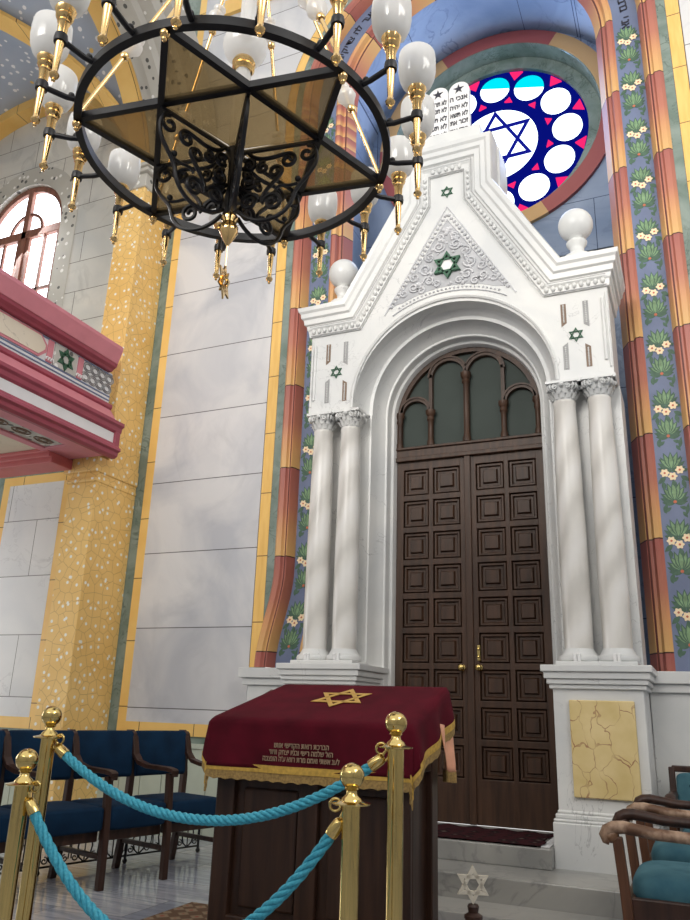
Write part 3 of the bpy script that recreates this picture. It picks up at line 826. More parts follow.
# pedestals
for s in (-1,1):
    def bx(mb, x0, x1, y0, y1, z0, z1):
        a, b = sorted((s*x0, s*x1)); mb.box(a,b,y0,y1,z0,z1)
    mb = MB(); bx(mb,.735,1.315,-.105,.56,.40,1.36)
    ped = obj('pedestal', mb, M['ark'], ark, bevel=.006)
    mb = MB(); bx(mb,.667,1.382,-.171,.56,1.405,1.45); bx(mb,.685,1.365,-.155,.56,1.36,1.405); bx(mb,.70,1.35,-.14,.56,1.325,1.36); bx(mb,.715,1.335,-.125,.56,1.295,1.325); bx(mb,.76,1.295,-.10,.3,1.45,1.478); 
    obj('pedestal_cap', mb, M['ark'], ped, bevel=.006)
    mb = MB(); bx(mb,.70,1.35,-.145,.56,.0,.47); bx(mb,.705,1.345,-.14,.56,.47,.49); bx(mb,.716,1.334,-.128,.56,.49,.52); bx(mb,.728,1.322,-.113,.56,.52,.54)
    obj('pedestal_base', mb, M['ark'], ped, bevel=.008)
    mb = MB(); bx(mb,.841,1.254,-.135,-.10,.623,1.225); obj('inset_panel', mb, M['yellowmarble'], ped, bevel=.008)
    # wing dado beside the pedestal
    mb = MB(); e = 2.02 if s < 0 else 4.8
    bx(mb,1.32,e-.02,.46,.63,0,1.30); bx(mb,1.32,e+.02,.43,.63,1.30,1.36); bx(mb,1.32,e+.05,.40,.72,1.36,1.445)
    obj('wing_dado', mb, M['ark'], ark, bevel=.006)
    # ball finial
    fx, fy = s*1.069, .16
    mb = MB().box(fx-.14,fx+.14,fy-.14,fy+.14,4.62,4.70)
    mb.lathe([(.12,4.70),(.12,4.74),(.07,4.77),(.055,4.80),(.06,4.84),(.082,4.87),(.085,4.89),(.06,4.905),(.05,4.92),(.075,4.945)], (fx,fy,0), 28)
    mb.ball((fx,fy,5.06), .142, 32)
    obj('ball_finial', mb, M['ark'], ark, smooth=40)

# stone tablets of the law on the crown
tab = thing('stone_tablets', 'pair of white round-topped tablets with black lettering on top of the ark gable', 'tablets', (0,.10,6.2))
right = ['אנכי ה', 'לא יהיה', 'לא תשא', 'זכור את', 'כבד את']; left = ['לא תרצח', 'לא תנאף', 'לא תגנ', 'לא תענ', 'לא תחמ']
for s, lines in ((1,right),(-1,left)):
    cx = s*.102
    P = [(cx-.1,6.2),(cx+.1,6.2)]+arc(cx,6.76,.1,0,pi,18)
    t = obj('tablet', MB().prism(P, .08, .14), M['white'], tab, bevel=.006)
    st = [(cx+(.055 if i%2 == 0 else .021)*sin(pi*i/5), 6.775+(.055 if i%2 == 0 else .021)*cos(pi*i/5)) for i in range(10)]
    obj('star', MB().prism(st, .076, .0801), M['ink'], t)
    mbs = []
    for i, ln in enumerate(lines):
        a = text_mb(heb(ln), .072, .002); zc = 6.665-i*.092
        xs = [v[0] for v in a.v]; k = min(1.25, .172/(max(xs)-min(xs)))
        m0 = (max(xs)+min(xs))/2; ys = [v[1] for v in a.v]; y0 = (max(ys)+min(ys))/2
        a.v = [(cx+(v[0]-m0)*k, .078-v[2], zc+(v[1]-y0)) for v in a.v]; obj('inscription', a, M['ink'], t)

# ------------------------------------------------------------------ DOUBLE DOOR
dd = thing('double_door', 'dark brown coffered double door with arched glazed fanlight inside the marble ark', 'door', (0,.55,.32))
ZT = 3.24
for s in (-1,1):
    a, b = sorted((s*.006, s*.645))
    lf = obj('door_leaf', MB().box(a,b,.565,.60,.325,ZT), M['door'], dd)
    mb = MB()                                            # stiles and rails
    W = b-a; xs = [(.0,.065),(.305,.345),(W-.065,W)]
    z0 = .62; ph = (ZT-.05-z0)/9
    def X(u): return (a+u) if s > 0 else (b-u)
    for u0, u1 in xs:
        q = sorted((X(u0),X(u1))); mb.box(q[0],q[1],.535,.57,.325,ZT)
    mb.box(a+.001,b-.001,.5365,.57,.325,z0-.02)
    for r in range(10):
        z = z0+r*ph; mb.box(a,b,.536,.57,z-.025,z+.025) if r < 9 else mb.box(a,b,.536,.57,z-.025,ZT)
    obj('stile', mb, M['door'], lf, bevel=.004)
    for r in range(9):
        for u0, u1 in ((.065,.305),(.345,W-.065)):
            q = sorted((X(u0),X(u1))); za, zb = z0+r*ph+.025, z0+(r+1)*ph-.025
            mb = MB(); x0, x1 = q
            def ringp(i, y): return [(x0+i,y,za+i),(x1-i,y,za+i),(x1-i,y,zb-i),(x0+i,y,zb-i)]
            R = [ringp(0,.566),ringp(.012,.545),ringp(.026,.545),ringp(.036,.566),ringp(.055,.566),ringp(.066,.540),ringp(.082,.540)]
            mb.loft(R, closed=True); obj('coffer', mb, M['door'], lf)
    kb = MB().lathe([(1e-6,.47),(.016,.472),(.026,.482),(.026,.492),(.013,.505),(.010,.525),(.024,.53),(.026,.536),(1e-6,.537)], (s*.07,0,1.466), 20, axis='y')
    obj('door_knob', kb, M['brass'], lf, smooth=50)
    if s > 0:
        mb = MB().box(.052,.078,.528,.536,1.52,1.64).ball((.065,.526,1.61), .012, 10).ball((.065,.526,1.55), .010, 10)
        obj('lock_plate', mb, M['brass'], lf, bevel=.003)
mb = MB().box(-.028,.028,.515,.56,.325,ZT+.02); obj('cover_strip', mb, M['door'], dd, bevel=.006)
mb = MB().box(-.655,.655,.50,.60,ZT,ZT+.04).box(-.65,.65,.52,.60,ZT+.04,ZT+.11).box(-.65,.65,.505,.60,ZT+.11,ZT+.135)
obj('transom', mb, M['door'], dd, bevel=.006)
# fanlight
fl = thing('fanlight', None, None, (0,.55,3.375)); fl.parent = dd; fl.location = (0,0,3.375-.32); fl['_w'] = [0,.55,3.375]
ZF = ZA+.03; zb = ZT+.135
mb = MB()
secs = [[(a[0],.53,a[1]),(b[0],.53,b[1]),(b[0],.60,b[1]),(a[0],.60,a[1])] for a, b in zip([(.65,zb)]+arc(0,ZF,.65,0,pi,32)+[(-.65,zb)], [(.605,zb)]+arc(0,ZF,.605,0,pi,32)+[(-.605,zb)])]
mb.loft(secs, closed=True)
def archbar(cx, zs_, r, w, y0=.53):
    s2 = [[(a[0],y0,a[1]),(b[0],y0,b[1]),(b[0],.59,b[1]),(a[0],.59,a[1])] for a, b in zip(arc(cx,zs_,r,0,pi,20), arc(cx,zs_,r-w,0,pi,20))]
    mb.loft(s2, closed=True)
for s in (-1,1):
    archbar(s*.165, 4.03, .175, .028); archbar(s*.165, 4.03, .19, .016, .52); archbar(s*.475, 3.70, .145, .026); archbar(s*.475, 3.70, .16, .016, .52)
    mb.box(s*.33-.016,s*.33+.016,.53,.59,zb,4.06)
mb.box(-.022,.022,.52,.59,zb,4.05)
obj('frame', mb, M['door'], fl, smooth=35)
for x, z1, r in ((0,4.00,.026),(-.33,3.68,.024),(.33,3.68,.024),(-.62,3.68,.022),(.62,3.68,.022)):
    mb = MB().lathe([(r*1.4,zb),(r*1.4,zb+.04),(r,zb+.06),(r,z1-.08),(r*1.5,z1-.06),(r*1.2,z1-.03),(r*1.9,z1),(r*1.9,z1+.03)], (x,.535,0), 12); obj('colonnette', mb, M['door'], fl, smooth=40)
for s in (-1,1):
    obj('pane', MB().prism([(s*.33,zb),(0,zb),(0,ZF+.62)][::s]+[] if False else ([(0,zb),(.33,zb)]+arc(0,ZF,.62,math.acos(.33/.62),pi/2,10) if s > 0 else [(-.33,zb),(0,zb)]+arc(0,ZF,.62,pi/2,pi-math.acos(.33/.62),10)), .575, .58), M['frost'], fl)
    obj('pane', MB().prism(([(.33,zb),(.62,zb)]+arc(0,ZF,.62,0,math.acos(.33/.62),10) if s > 0 else [(-.62,zb),(-.33,zb)]+arc(0,ZF,.62,pi-math.acos(.33/.62),pi,10)), .575, .58), M['frost'], fl)
mb = MB(); N = 30
vs = []
for i in range(N+1):
    for j in range(9):
        x = -.62+1.24*i/N; y = -.23+.62*j/8; vs.append((x+.03*sin(j*1.1),y,.327+.006*sin(i*1.3)*sin(j)+.004))
mb.add(vs, [(i*9+j,(i+1)*9+j,(i+1)*9+j+1,i*9+j+1) for i in range(N) for j in range(8)])
mb.box(-.60,.60,-.21,.37,.321,.329)
for i in range(20): mb.box(.63,.68,-.2+i*.028,-.19+i*.028,.322,.328,1)
tag(obj('door_rug', mb, [M['rugdoor'],M['white']], smooth=60), 'dark red patterned rug on the marble sill before the brown doors', 'rug')
# ------------------------------------------------------------------ GALLERY
G0, G1 = -4.3, .03
gal = thing('gallery_balcony', 'pink and rose painted gallery balcony with green star panel beside the yellow pillar', 'balcony', (-3.6,0,3.45))
def run(name, poly, mat, y0=G0, y1=G1, parent=gal, **k):
    return obj(name, MB().prism(poly, y0, y1, 'xz'), mat, parent, **k)
run('top_rail', [(-3.86,4.46),(-3.86,4.60),(-3.45,4.60),(-3.45,4.56),(-3.50,4.42),(-3.58,4.42)], M['pink'], bevel=.006, y1=-.04)
run('rail_moulding', [(-3.80,4.35),(-3.80,4.43),(-3.505,4.43),(-3.52,4.39),(-3.555,4.37),(-3.575,4.35)], M['rose'], bevel=.004, y1=-.03)
run('parapet', [(-3.80,3.98),(-3.80,4.36),(-3.62,4.36),(-3.62,3.98)], M['white'])
mb = MB()
for z in (4.335,4.10,4.06): mb.box(-3.622,-3.612,G0,G1,z-.006,z+.006)
obj('parapet_line', mb, M['bandblue'], gal)
# long beige cartouches with cut corners, star field, interlace field
for y0, y1 in ((-2.55,-.90),(-4.25,-2.95)):
    c = .07
    P = [(y0,4.14+c),(y0+c,4.14),(y1-c,4.14),(y1,4.14+c),(y1,4.32-c),(y1-c,4.32),(y0+c,4.32),(y0,4.32-c)]
    Q = [(y0-.025,4.12+c),(y0+c-.01,4.115),(y1-c+.01,4.115),(y1+.025,4.12+c),(y1+.025,4.335-c),(y1-c+.01,4.34),(y0+c-.01,4.34),(y0-.025,4.335-c)]
    f = obj('cartouche', MB().prism(Q, -3.624, -3.61, 'yz'), M['pink'], gal); obj('field', MB().prism(P, -3.628, -3.605, 'yz'), M['beige'], f)
mb = MB().box(-3.622,-3.610,-.78,-.48,4.11,4.335); sf = obj('star_field', mb, M['terrazzo'], gal)
hx = MB(); hexagram(hx, 0, 0, .118, .021, -.010, 0)
hx.v = [(-3.61-v[1], v[0]-.63, v[2]+4.222) for v in hx.v]; obj('star', hx, M['greenpaint'], sf)
for y in (-.83,-.43):
    mb = MB().box(-3.622,-3.608,y-.035,y+.035,4.11,4.335); o = obj('pilaster_strip', mb, M['pink'], gal, bevel=.004)
    mb = MB()
    for k in range(3): mb.tube([(-3.604,y-.03+.03*k+.018*cos(t),4.125+.03*sin(t)) for t in [pi*i/8 for i in range(9)]], .007, 6)
    obj('shell', mb, M['white'], o)
mb = MB()
for k in range(2):
    for j in range(4):
        cy, cz = -.345+.105*j+.02*k, 4.17+.11*k
        for R in (.05,.032):
            mb.tube([(-3.614,cy+1.25*R*cos(t),cz+R*sin(t)*.95) for t in [2*pi*i/16 for i in range(16)]], .006, 6, closed=True)
obj('interlace', mb, M['lead'], gal, smooth=60)
run('lower_rail', [(-3.80,3.94),(-3.80,4.02),(-3.59,4.02),(-3.56,4.0),(-3.56,3.965),(-3.585,3.94)], M['rose'], bevel=.004)
run('fascia', [(-3.80,3.78),(-3.80,3.95),(-3.575,3.95),(-3.54,3.90),(-3.47,3.80),(-3.46,3.78)], M['pink'], bevel=.004)
run('cornice', [(-3.80,3.67),(-3.80,3.785),(-3.395,3.785),(-3.395,3.75),(-3.42,3.73),(-3.425,3.69),(-3.45,3.67)], M['rose'], bevel=.004, y1=.06)
run('frieze', [(-3.80,3.55),(-3.80,3.675),(-3.45,3.675),(-3.45,3.55)], M['white'], y1=.0)
mb = MB().box(-3.8,-3.425,-.02,.05,3.53,3.69); obj('frieze_end', mb, M['rose'], gal, bevel=.006)
run('base_moulding', [(-3.50,3.42),(-3.50,3.56),(-3.43,3.56),(-3.42,3.53),(-3.40,3.52),(-3.395,3.49),(-3.425,3.475),(-3.43,3.44),(-3.46,3.42)], M['rose'], bevel=.004, y1=.05)
mb = MB().box(-8.4,-3.46,G0,-.02,3.46,3.7); so = obj('soffit', mb, M['beige'], gal)
mb = MB().box(-3.66,-3.47,G0,-.05,3.43,3.465).box(-4.02,-3.92,G0,-.05,3.43,3.465).box(-4.0,-3.5,-.42,-.05,3.431,3.465); obj('soffit_border', mb, M['pink'], so, bevel=.006)
mb = MB().box(-3.92,-3.66,G0,-.42,3.448,3.46); ss = obj('soffit_strip', mb, M['terrazzo'], so)
mb = MB()
for k in range(10):
    cy = -.58-.27*k
    for e in (1,.55): mb.tube([(-3.79+.055*e*cos(t),cy+.10*e*sin(t),3.446) for t in [2*pi*i/18 for i in range(18)]], .008, 6, closed=True)
obj('oval_motif', mb, M['brownbead'], ss, smooth=60)
mb = MB().box(-8.4,-3.93,-.34,-.02,3.38,3.46).box(-8.4,-3.93,-.37,-.02,3.42,3.46).box(-8.4,-3.93,-.30,-.02,3.33,3.39); obj('beam', mb, M['wine'], so, bevel=.008)

# ------------------------------------------------------------------ CHANDELIER
CX, CY, CZ = 0.0, -3.315, 3.456; RC = .67; A0 = radians(-140.8)
ch = thing('chandelier', 'large black iron ring chandelier with a star frame, smoked glass panels and white glass lamps', 'chandelier', (CX,CY,CZ))
def P3(r, a, z): return (CX+r*cos(a), CY+r*sin(a), CZ+z)
mb = MB(); secs = []
for i in range(96):
    a = 2*pi*i/96; secs.append([P3(RC-.016,a,-.02),P3(RC+.016,a,-.02),P3(RC+.016,a,.02),P3(RC-.016,a,.02)])
mb.loft(secs, closed=True, loop=True); obj('ring', mb, M['iron'], ch, smooth=40)
VX = [A0+k*pi/3 for k in range(6)]
for k in range(6):
    a, b = VX[k], VX[(k+2)%6]
    p, q = Vector(P3(RC,a,-.002*(k%2))), Vector(P3(RC,b,-.002*(k%2))); d = (q-p).normalized(); n = Vector((-d.y,d.x,0))*.013
    mb = MB().loft([[e-n+Vector((0,0,-.016)),e+n+Vector((0,0,-.016)),e+n+Vector((0,0,.016)),e-n+Vector((0,0,.016))] for e in (p,q)], closed=True)
    obj('star_bar', mb, M['iron'], ch)
RH = RC/sqrt(3)
for k in range(6):
    h0, h1 = VX[k]-pi/6, VX[k]+pi/6
    for tri in ([(RC-.03,VX[k]),(RH,h1),(RH,h0)], [(0.012,VX[k]),(RH,h0),(RH,h1)]):
        pts = [P3(r,a,0) for r,a in tri]
        mb = MB().prism([(x,y) for x,y,z in pts], CZ-.003, CZ+.003, 'xy'); obj('glass_panel', mb, M['smoke'], ch)
    mb = MB().ball(P3(RC,VX[k],-.035), .020, 14).lathe([(.012,-.02),(.016,.0),(.012,.02)], P3(RC,VX[k],-.01), 12).ball(P3(RC,VX[k],-.058), .011, 10)
    obj('ball_knob', mb, M['gold'], ch, smooth=60)
    # scrolled bracket in the upright plane through a corner of the inner hexagon
    a = VX[k]+pi/6
    br = MB()
    def crv(pts, r=.0095): br.tube([P3(x,a,z) for x,z in pts], r, 6, flat=(1,1))
    def bez(p0,p1,p2,p3,n=16): return [tuple((1-t)**3*p0[i]+3*t*(1-t)**2*p1[i]+3*t*t*(1-t)*p2[i]+t**3*p3[i] for i in (0,1)) for t in [j/n for j in range(n+1)]]
    crv([(.385,-.02),(.03,-.02)], .010)
    crv([(.018,-.01),(.018,-.34)], .010)
    crv(spiral((.335,-.075),.010,.045,pi*.2,1.2)[:-1]+bez((.365,-.045),(.42,-.16),(.30,-.20),(.285,-.28))+bez((.285,-.28),(.26,-.40),(.12,-.42),(.04,-.33)))
    crv(bez((.06,-.02),(.10,-.10),(.20,-.06),(.245,-.06))+spiral((.25,-.095),.036,.010,pi/2,-1.3)[1:])
    crv(spiral((.19,-.30),.010,.048,0,1.5)+bez((.142,-.30),(.13,-.24),(.20,-.20),(.225,-.15))[1:]+spiral((.195,-.145),.032,.008,0,1.2)[1:])
    crv(spiral((.085,-.285),.010,.045,pi,-1.5)+bez((.13,-.285),(.12,-.24),(.05,-.24),(.035,-.20))[1:])
    crv(spiral((.075,-.18),.010,.038,pi,1.4)); crv(spiral((.07,-.095),.008,.034,0,1.4)); crv(spiral((.135,-.115),.008,.030,pi,-1.3))
    crv(bez((.30,-.22),(.25,-.24),(.22,-.20),(.20,-.24)), .007)
    br.ball(P3(.30,a,-.20), .014, 8)
    obj('scroll_bracket', br, M['iron'], ch, smooth=60)
mb = MB().lathe([(.02,.03),(.03,.0),(.045,-.01),(.03,-.06),(.018,-.16),(.02,-.33),(.03,-.345),(.02,-.36)], (CX,CY,CZ), 18); obj('hub', mb, M['iron'], ch, smooth=40)
mb = MB().lathe([(.018,-.33),(.034,-.345),(.038,-.36),(.028,-.375),(.030,-.385),(.040,-.40),(.040,-.425),(.022,-.46),(.008,-.485),(1e-6,-.495)], (CX,CY,CZ), 24); obj('finial', mb, M['gold'], ch, smooth=50)
# stem of fluted glass and gold
mb = MB().lathe([(.034,.02),(.036,.42),(.032,.44)], (CX,CY,CZ), 32, rfun=lambda a,z: 1+.05*cos(12*a)); st = obj('stem', mb, M['opal'], ch, smooth=50)
mb = MB().lathe([(.042,.44),(.052,.455),(.046,.47),(.054,.485),(.048,.50)], (CX,CY,CZ), 24); obj('stem_collar', mb, M['gold'], st, smooth=40)
mb = MB().lathe([(.046,.50),(.075,.52),(.098,.56),(.102,.60),(.088,.635),(.05,.655)], (CX,CY,CZ), 48, rfun=lambda a,z: 1+.025*cos(24*a)); obj('stem_bowl', mb, M['opal'], st, smooth=60)
mb = MB().lathe([(.036,.655),(.042,.675),(.036,.69)], (CX,CY,CZ), 24).lathe([(.02,1.0),(.05,1.02),(.05,1.06),(.02,1.08)], (CX,CY,CZ), 24).tube([(CX,CY,CZ+1.08),(CX,CY,CZ+5.6)], .018, 12); obj('stem_rod', mb, M['gold'], st, smooth=40)
mb = MB().lathe([(.034,.69),(.036,.99),(.034,1.0)], (CX,CY,CZ), 32, rfun=lambda a,z: 1+.05*cos(12*a)); obj('stem_upper', mb, M['opal'], st, smooth=50)
# six gold stays with glass knobs
AP = 1.55
for k in range(6):
    p = Vector(P3(RC,VX[k],.02)); q = Vector((CX+.03*cos(VX[k]),CY+.03*sin(VX[k]),CZ+AP)); d = (q-p).normalized()
    sy = obj('stay_rod', MB().tube([p,q], .009, 10), M['gold'], ch, smooth=60)
    for t in (.275,.62):
        c = p.lerp(q, t); R = d.to_track_quat('Z','Y').to_matrix().to_4x4(); R.translation = c
        g = MB().lathe([(.012,-.065),(.022,-.055),(.030,-.035),(.046,-.01),(.042,.012),(.026,.03),(.032,.042),(.029,.055),(.012,.065)], (0,0,0), 18).xf(R); obj('glass_knob', g, M['opal'], sy, smooth=60)
        g = MB().lathe([(.014,-.09),(.020,-.08),(.016,-.062)], (0,0,0), 14).xf(R); obj('knob_cup', g, M['gold'], sy, smooth=50)
# eighteen torch lamps
for k in range(18):
    a = radians(8+20*k); RL = .815
    arm = MB(); pts = [P3(RC+.01,a,.0),P3(RC+.05,a,-.002),P3(RC+.09,a,.004),P3(RL,a,.012)]
    arm.tube(pts, .012, 8); arm.lathe([(.024,-.005),(.026,.012),(.024,.03)], P3(RL,a,0), 16); arm.ball(P3(RC+.03,a,.012), .014, 8)
    am = obj('lamp_arm', arm, M['iron'], ch, smooth=45)
    c = P3(RL,a,0)
    t = MB().lathe([(1e-6,-.188),(.008,-.182),(.006,-.172),(.016,-.165),(.019,-.155),(.012,-.143),(.011,-.13),(.020,.085),(.024,.09),(.022,.10),(.030,.108),(.034,.118),(.030,.126),(.036,.136),(.040,.15),(.034,.155)], c, 20)
    obj('torch', t, M['gold'], am, smooth=45)
    s_ = MB().lathe([(.030,.150),(.046,.157),(.064,.18),(.075,.21),(.080,.25),(.080,.30),(.077,.33),(.074,.33),(.076,.30),(.076,.25),(.071,.213),(.060,.184),(.043,.163),(.028,.156)], c, 28)
    obj('lamp_shade', s_, M['opal'], am, smooth=60)
    obj('bulb', MB().lathe([(.012,.156),(.014,.20),(.030,.235),(.030,.255),(.018,.275),(1e-6,.28)], c, 16), M['white'], am, smooth=60)
# gold star pendant on a thread under the finial
pn = thing('star_pendant', 'small gold star pendant hanging on a thread below the chandelier', 'pendant', (CX,CY,CZ-.75))
mb = MB().tube([(CX,CY,CZ-.49),(CX,CY,CZ-.59)], .003, 6); obj('thread', mb, M['gold'], pn)
for k, (z, r, rot) in enumerate(((-.665,.080,1.85),(-.665,.045,2.6))):
    hx = MB(); hexagram(hx, 0, 0, r, r*.18, -.004, .004); R = Matrix.Rotation(rot, 4, 'Z'); R.translation = Vector((CX,CY,CZ+z)); hx.xf(R); obj('star', hx, M['gold'], pn)

# ------------------------------------------------------------------ LECTERN
LX = -.005
lec = thing('lectern', 'dark brown panelled wooden reading desk under a burgundy cover', 'lectern', (LX,-2.1,0.014))
x0, x1, y0, y1 = -.49, .48, -2.30, -1.90
mb = MB().box(x0+.03,x1-.03,y0+.03,y1-.0,.014,1.0); obj('body', mb, M['lectern'], lec)
mb = MB()
for x in (x0,(x0+x1)/2-.05,x1-.10): mb.box(x,x+.10,y0,y0+.04,.1,1.0)
for z in (.10,.78): mb.box(x0,x1,y0+.002,y0+.04,z,z+.12)
obj('front_frame', mb, M['lectern'], lec, bevel=.008)
for i in (0,1):
    a = x0+.11+i*.437; mb = MB().box(a+.03,a+.285+.03,y0+.018,y0+.04,.25,.75); obj('front_panel', mb, M['lectern'], lec, bevel=.012)
mb = MB().box(x1-.04,x1-.002,y0+.04,y0+.13,.1,.99).box(x1-.04,x1-.002,y1-.09,y1,.1,.99).box(x1-.04,x1-.004,y0+.13,y1-.09,.1,.2).box(x1-.04,x1-.004,y0+.13,y1-.09,.85,.99); obj('side_frame', mb, M['lectern'], lec, bevel=.006)
mb = MB().box(x0-.03,x1+.03,y0-.03,y1+.03,.014,.10); obj('plinth', mb, M['lectern'], lec, bevel=.01)
TF, TB = 1.055, 1.225; yf, yb = -2.33, -1.80
mb = MB().prism([(y0,.95),(y1,.95),(yb-.01,TB-.02),(yf+.01,TF-.012)], -.50, .49, 'yz'); obj('slope_top', mb, M['lectern'], lec, bevel=.006)
# velvet cover: slope, front and side falls with folds
cv = thing('lectern_cover', 'burgundy velvet cover with gold star and fringe draped over the reading desk', 'cloth', (LX,-2.1,1.0))
xl, xr = -.512, .50
def smooth01(t): t = max(0,min(1,t)); return t*t*(3-2*t)
mb = MB(); NU, NV = 64, 40
fall_f, fall_s = .225, .17
def cloth(u, v, off=0):
    """u across the desk (can pass the edges), v from back edge to front hem"""
    W = xr-xl; D = yb-yf
    cu = max(0, min(1, u)); dv = max(0, v-1)*D
    y = yb-D*min(v,1); z = TB+(TF-TB)*min(v,1)
    t = min(v,1); xl_ = -.42+(xl+.42)*t; xr_ = .49+(xr-.49)*t
    x = xl_+(xr_-xl_)*cu
    z += .012*off
    if v > 1:
        z = TF-dv*.985; y = yf-.018-.05*dv-.006*sin(u*19)*smooth01(dv/.2)
    du = 0
    if u < 0: du = -u*W
    if u > 1: du = (u-1)*W
    if du > 0:
        s = -1 if u < 0 else 1
        x += s*(.008+.13*du+.010*sin(v*13+1)*smooth01(du/.15))
        if v > 1:                                   # corner falls into a point
            z = TF-max(dv,du)-.38*min(dv,du); x += s*(-.12*dv*min(1,du/.1)); y = yf-.02-.05*dv+.05*du
        else: z -= du*.97
    return (x, y-off*.004, z)
us = [-.165+1.33*i/NU for i in range(NU+1)]; vs_ = [-.02+1.43*j/NV for j in range(NV+1)]
grid = [[cloth(u, v) for v in vs_] for u in us]
vs = [p for r in grid for p in r]; mb.add(vs, [(i*(NV+1)+j,i*(NV+1)+j+1,(i+1)*(NV+1)+j+1,(i+1)*(NV+1)+j) for i in range(NU) for j in range(NV)])
o = obj('velvet', mb, M['burgundy'], cv, smooth=70)
so_ = o.modifiers.new('thick', 'SOLIDIFY'); so_.thickness = .006; so_.offset = 1
# hem braid and fringe along the side and front hems
hem = [cloth(-.165, v) for v in vs_]+[cloth(u, vs_[-1]) for u in us[1:]]+[cloth(1.165, v) for v in reversed(vs_)][1:]
mb = MB(); fr = MB(); bs = []; fs_ = []
cen = Vector((0,-2.05,1.0))
for i, p in enumerate(hem):
    p = Vector(p); o_ = Vector((p.x-cen.x, p.y-cen.y, 0)).normalized()*.007
    w = .004*sin(i*2.1)
    bs.append([p-o_+Vector((0,0,.016)),p+o_+Vector((0,0,.016)),p+o_+Vector((0,0,-.016)),p-o_+Vector((0,0,-.016))])
    fs_.append([p-o_*.5+Vector((0,0,-.014)),p+o_*.6+Vector((0,0,-.014)),p+o_*(.6+w*40)+Vector((0,0,-.052+w)),p-o_*.5+Vector((0,0,-.052+w))])
obj('gold_braid', MB().loft(bs, closed=True), M['goldcloth'], cv, smooth=50); obj('fringe', MB().loft(fs_, closed=True), M['fringe'], cv, smooth=50)
# star on the slope and embroidered lines on the fall
hx = MB(); hexagram(hx, 0, 0, .118, .017, -.003, .0, rot=pi/2)
sl = Vector((0, yf-yb, TF-TB)).normalized(); nn = Vector((0,-sl.z,sl.y)); nn = -nn if nn.z < 0 else nn
c = Vector((.018, yb+(yf-yb)*.40, TB+(TF-TB)*.40))
hx.v = [tuple(c+Vector((1,0,0))*v[0]*1.32-sl*v[2]*1.28+nn*(.009-v[1])) for v in hx.v]; obj('star', hx, M['gildthread'], cv)
for i, (ln, w) in enumerate((('הברכת רואת הקדישי אותו', .275), ("הא' שלמה רישי ובניו יצחק ודוד", .32), ("לענ אשתי ואמם מרת רוזא ע'ה הונצבה", .385))):
    a = text_mb(heb(ln), .032, .0004); xs = [v[0] for v in a.v]; k = w/(max(xs)-min(xs)); zc = .945-i*.029
    a.v = [(-.018+v[0]*k, yf-.030-.05*(TF-zc)-v[2], zc+v[1]) for v in a.v]; obj('inscription', a, M['textthread'], cv)
# peach cloth peeping out under the cover on the door side
pc = thing('peach_undercloth', 'peach satin cloth with fringe showing below the burgundy cover corner', 'cloth', (.5,-1.9,1.0))
mb = MB(); vs = []
for i in range(13):
    for j in range(8):
        t = i/12; y = -1.99+.20*t; z = 1.06-.205*j/7-.02*t; vs.append((.515+.016*sin(t*9+j*.3)*(.3+j/8)+.02*j/7, y, z))
mb.add(vs, [(i*8+j,(i+1)*8+j,(i+1)*8+j+1,i*8+j+1) for i in range(12) for j in range(7)])
o = obj('satin', mb, M['peach'], pc, smooth=70); q = o.modifiers.new('thick','SOLIDIFY'); q.thickness = .004
mb = MB(); secs = []
for i in range(13):
    x, y, z = vs[i*8+7]; secs.append([(x-.003,y,z+.004),(x+.004,y,z+.004),(x+.006+.004*sin(i*2),y,z-.045),(x-.003,y,z-.045)])
obj('fringe', mb.loft(secs, closed=True), M['fringe'], pc)

tag(obj('floor_rug', MB().box(-1.2,1.0,-3.1,-1.35,0,.012), M['rugfloor'], bevel=.004), 'beige patterned rug lying on the marble floor under the reading desk', 'rug')

# ------------------------------------------------------------------ BARRIER POSTS AND ROPES
def stanchion(loc, zb, label):
    t = thing('stanchion', label, 'barrier post', loc, 'polished brass rope barrier posts')
    x, y, _ = loc; h = zb-.06
    obj('base', MB().lathe([(.12,0),(.12,.012),(.105,.03),(.06,.05),(.03,.06),(1e-6,.06)], (x,y,0), 36), M['brass'], t, smooth=40)
    obj('post', MB().lathe([(.025,.04),(.025,h-.012)], (x,y,0), 28), M['brass'], t, smooth=60)
    obj('collar', MB().lathe([(.025,h-.016),(.052,h-.013),(.054,h-.009),(.030,h-.004),(.026,h+.004),(.016,h+.012),(.014,h+.022),(.021,h+.027),(.015,h+.034),(.014,h+.04)], (x,y,0), 28), M['brass'], t, smooth=45)
    obj('ball', MB().ball((x,y,zb), .0345, 32), M['brass'], t, smooth=80)
    return (x, y, h-.012)
pA = stanchion((-.465,-3.456,0), 1.053, 'taller brass post at the left end of the upper blue rope')
pB = stanchion((.781,-3.303,0), 1.072, 'brass post in front of the burgundy cover corner')
pC = stanchion((-.319,-3.690,0), .923, 'shorter brass post at the left end of the lower rope')
pD = stanchion((.746,-3.557,0), .931, 'shorter brass post at the right end of the lower rope')
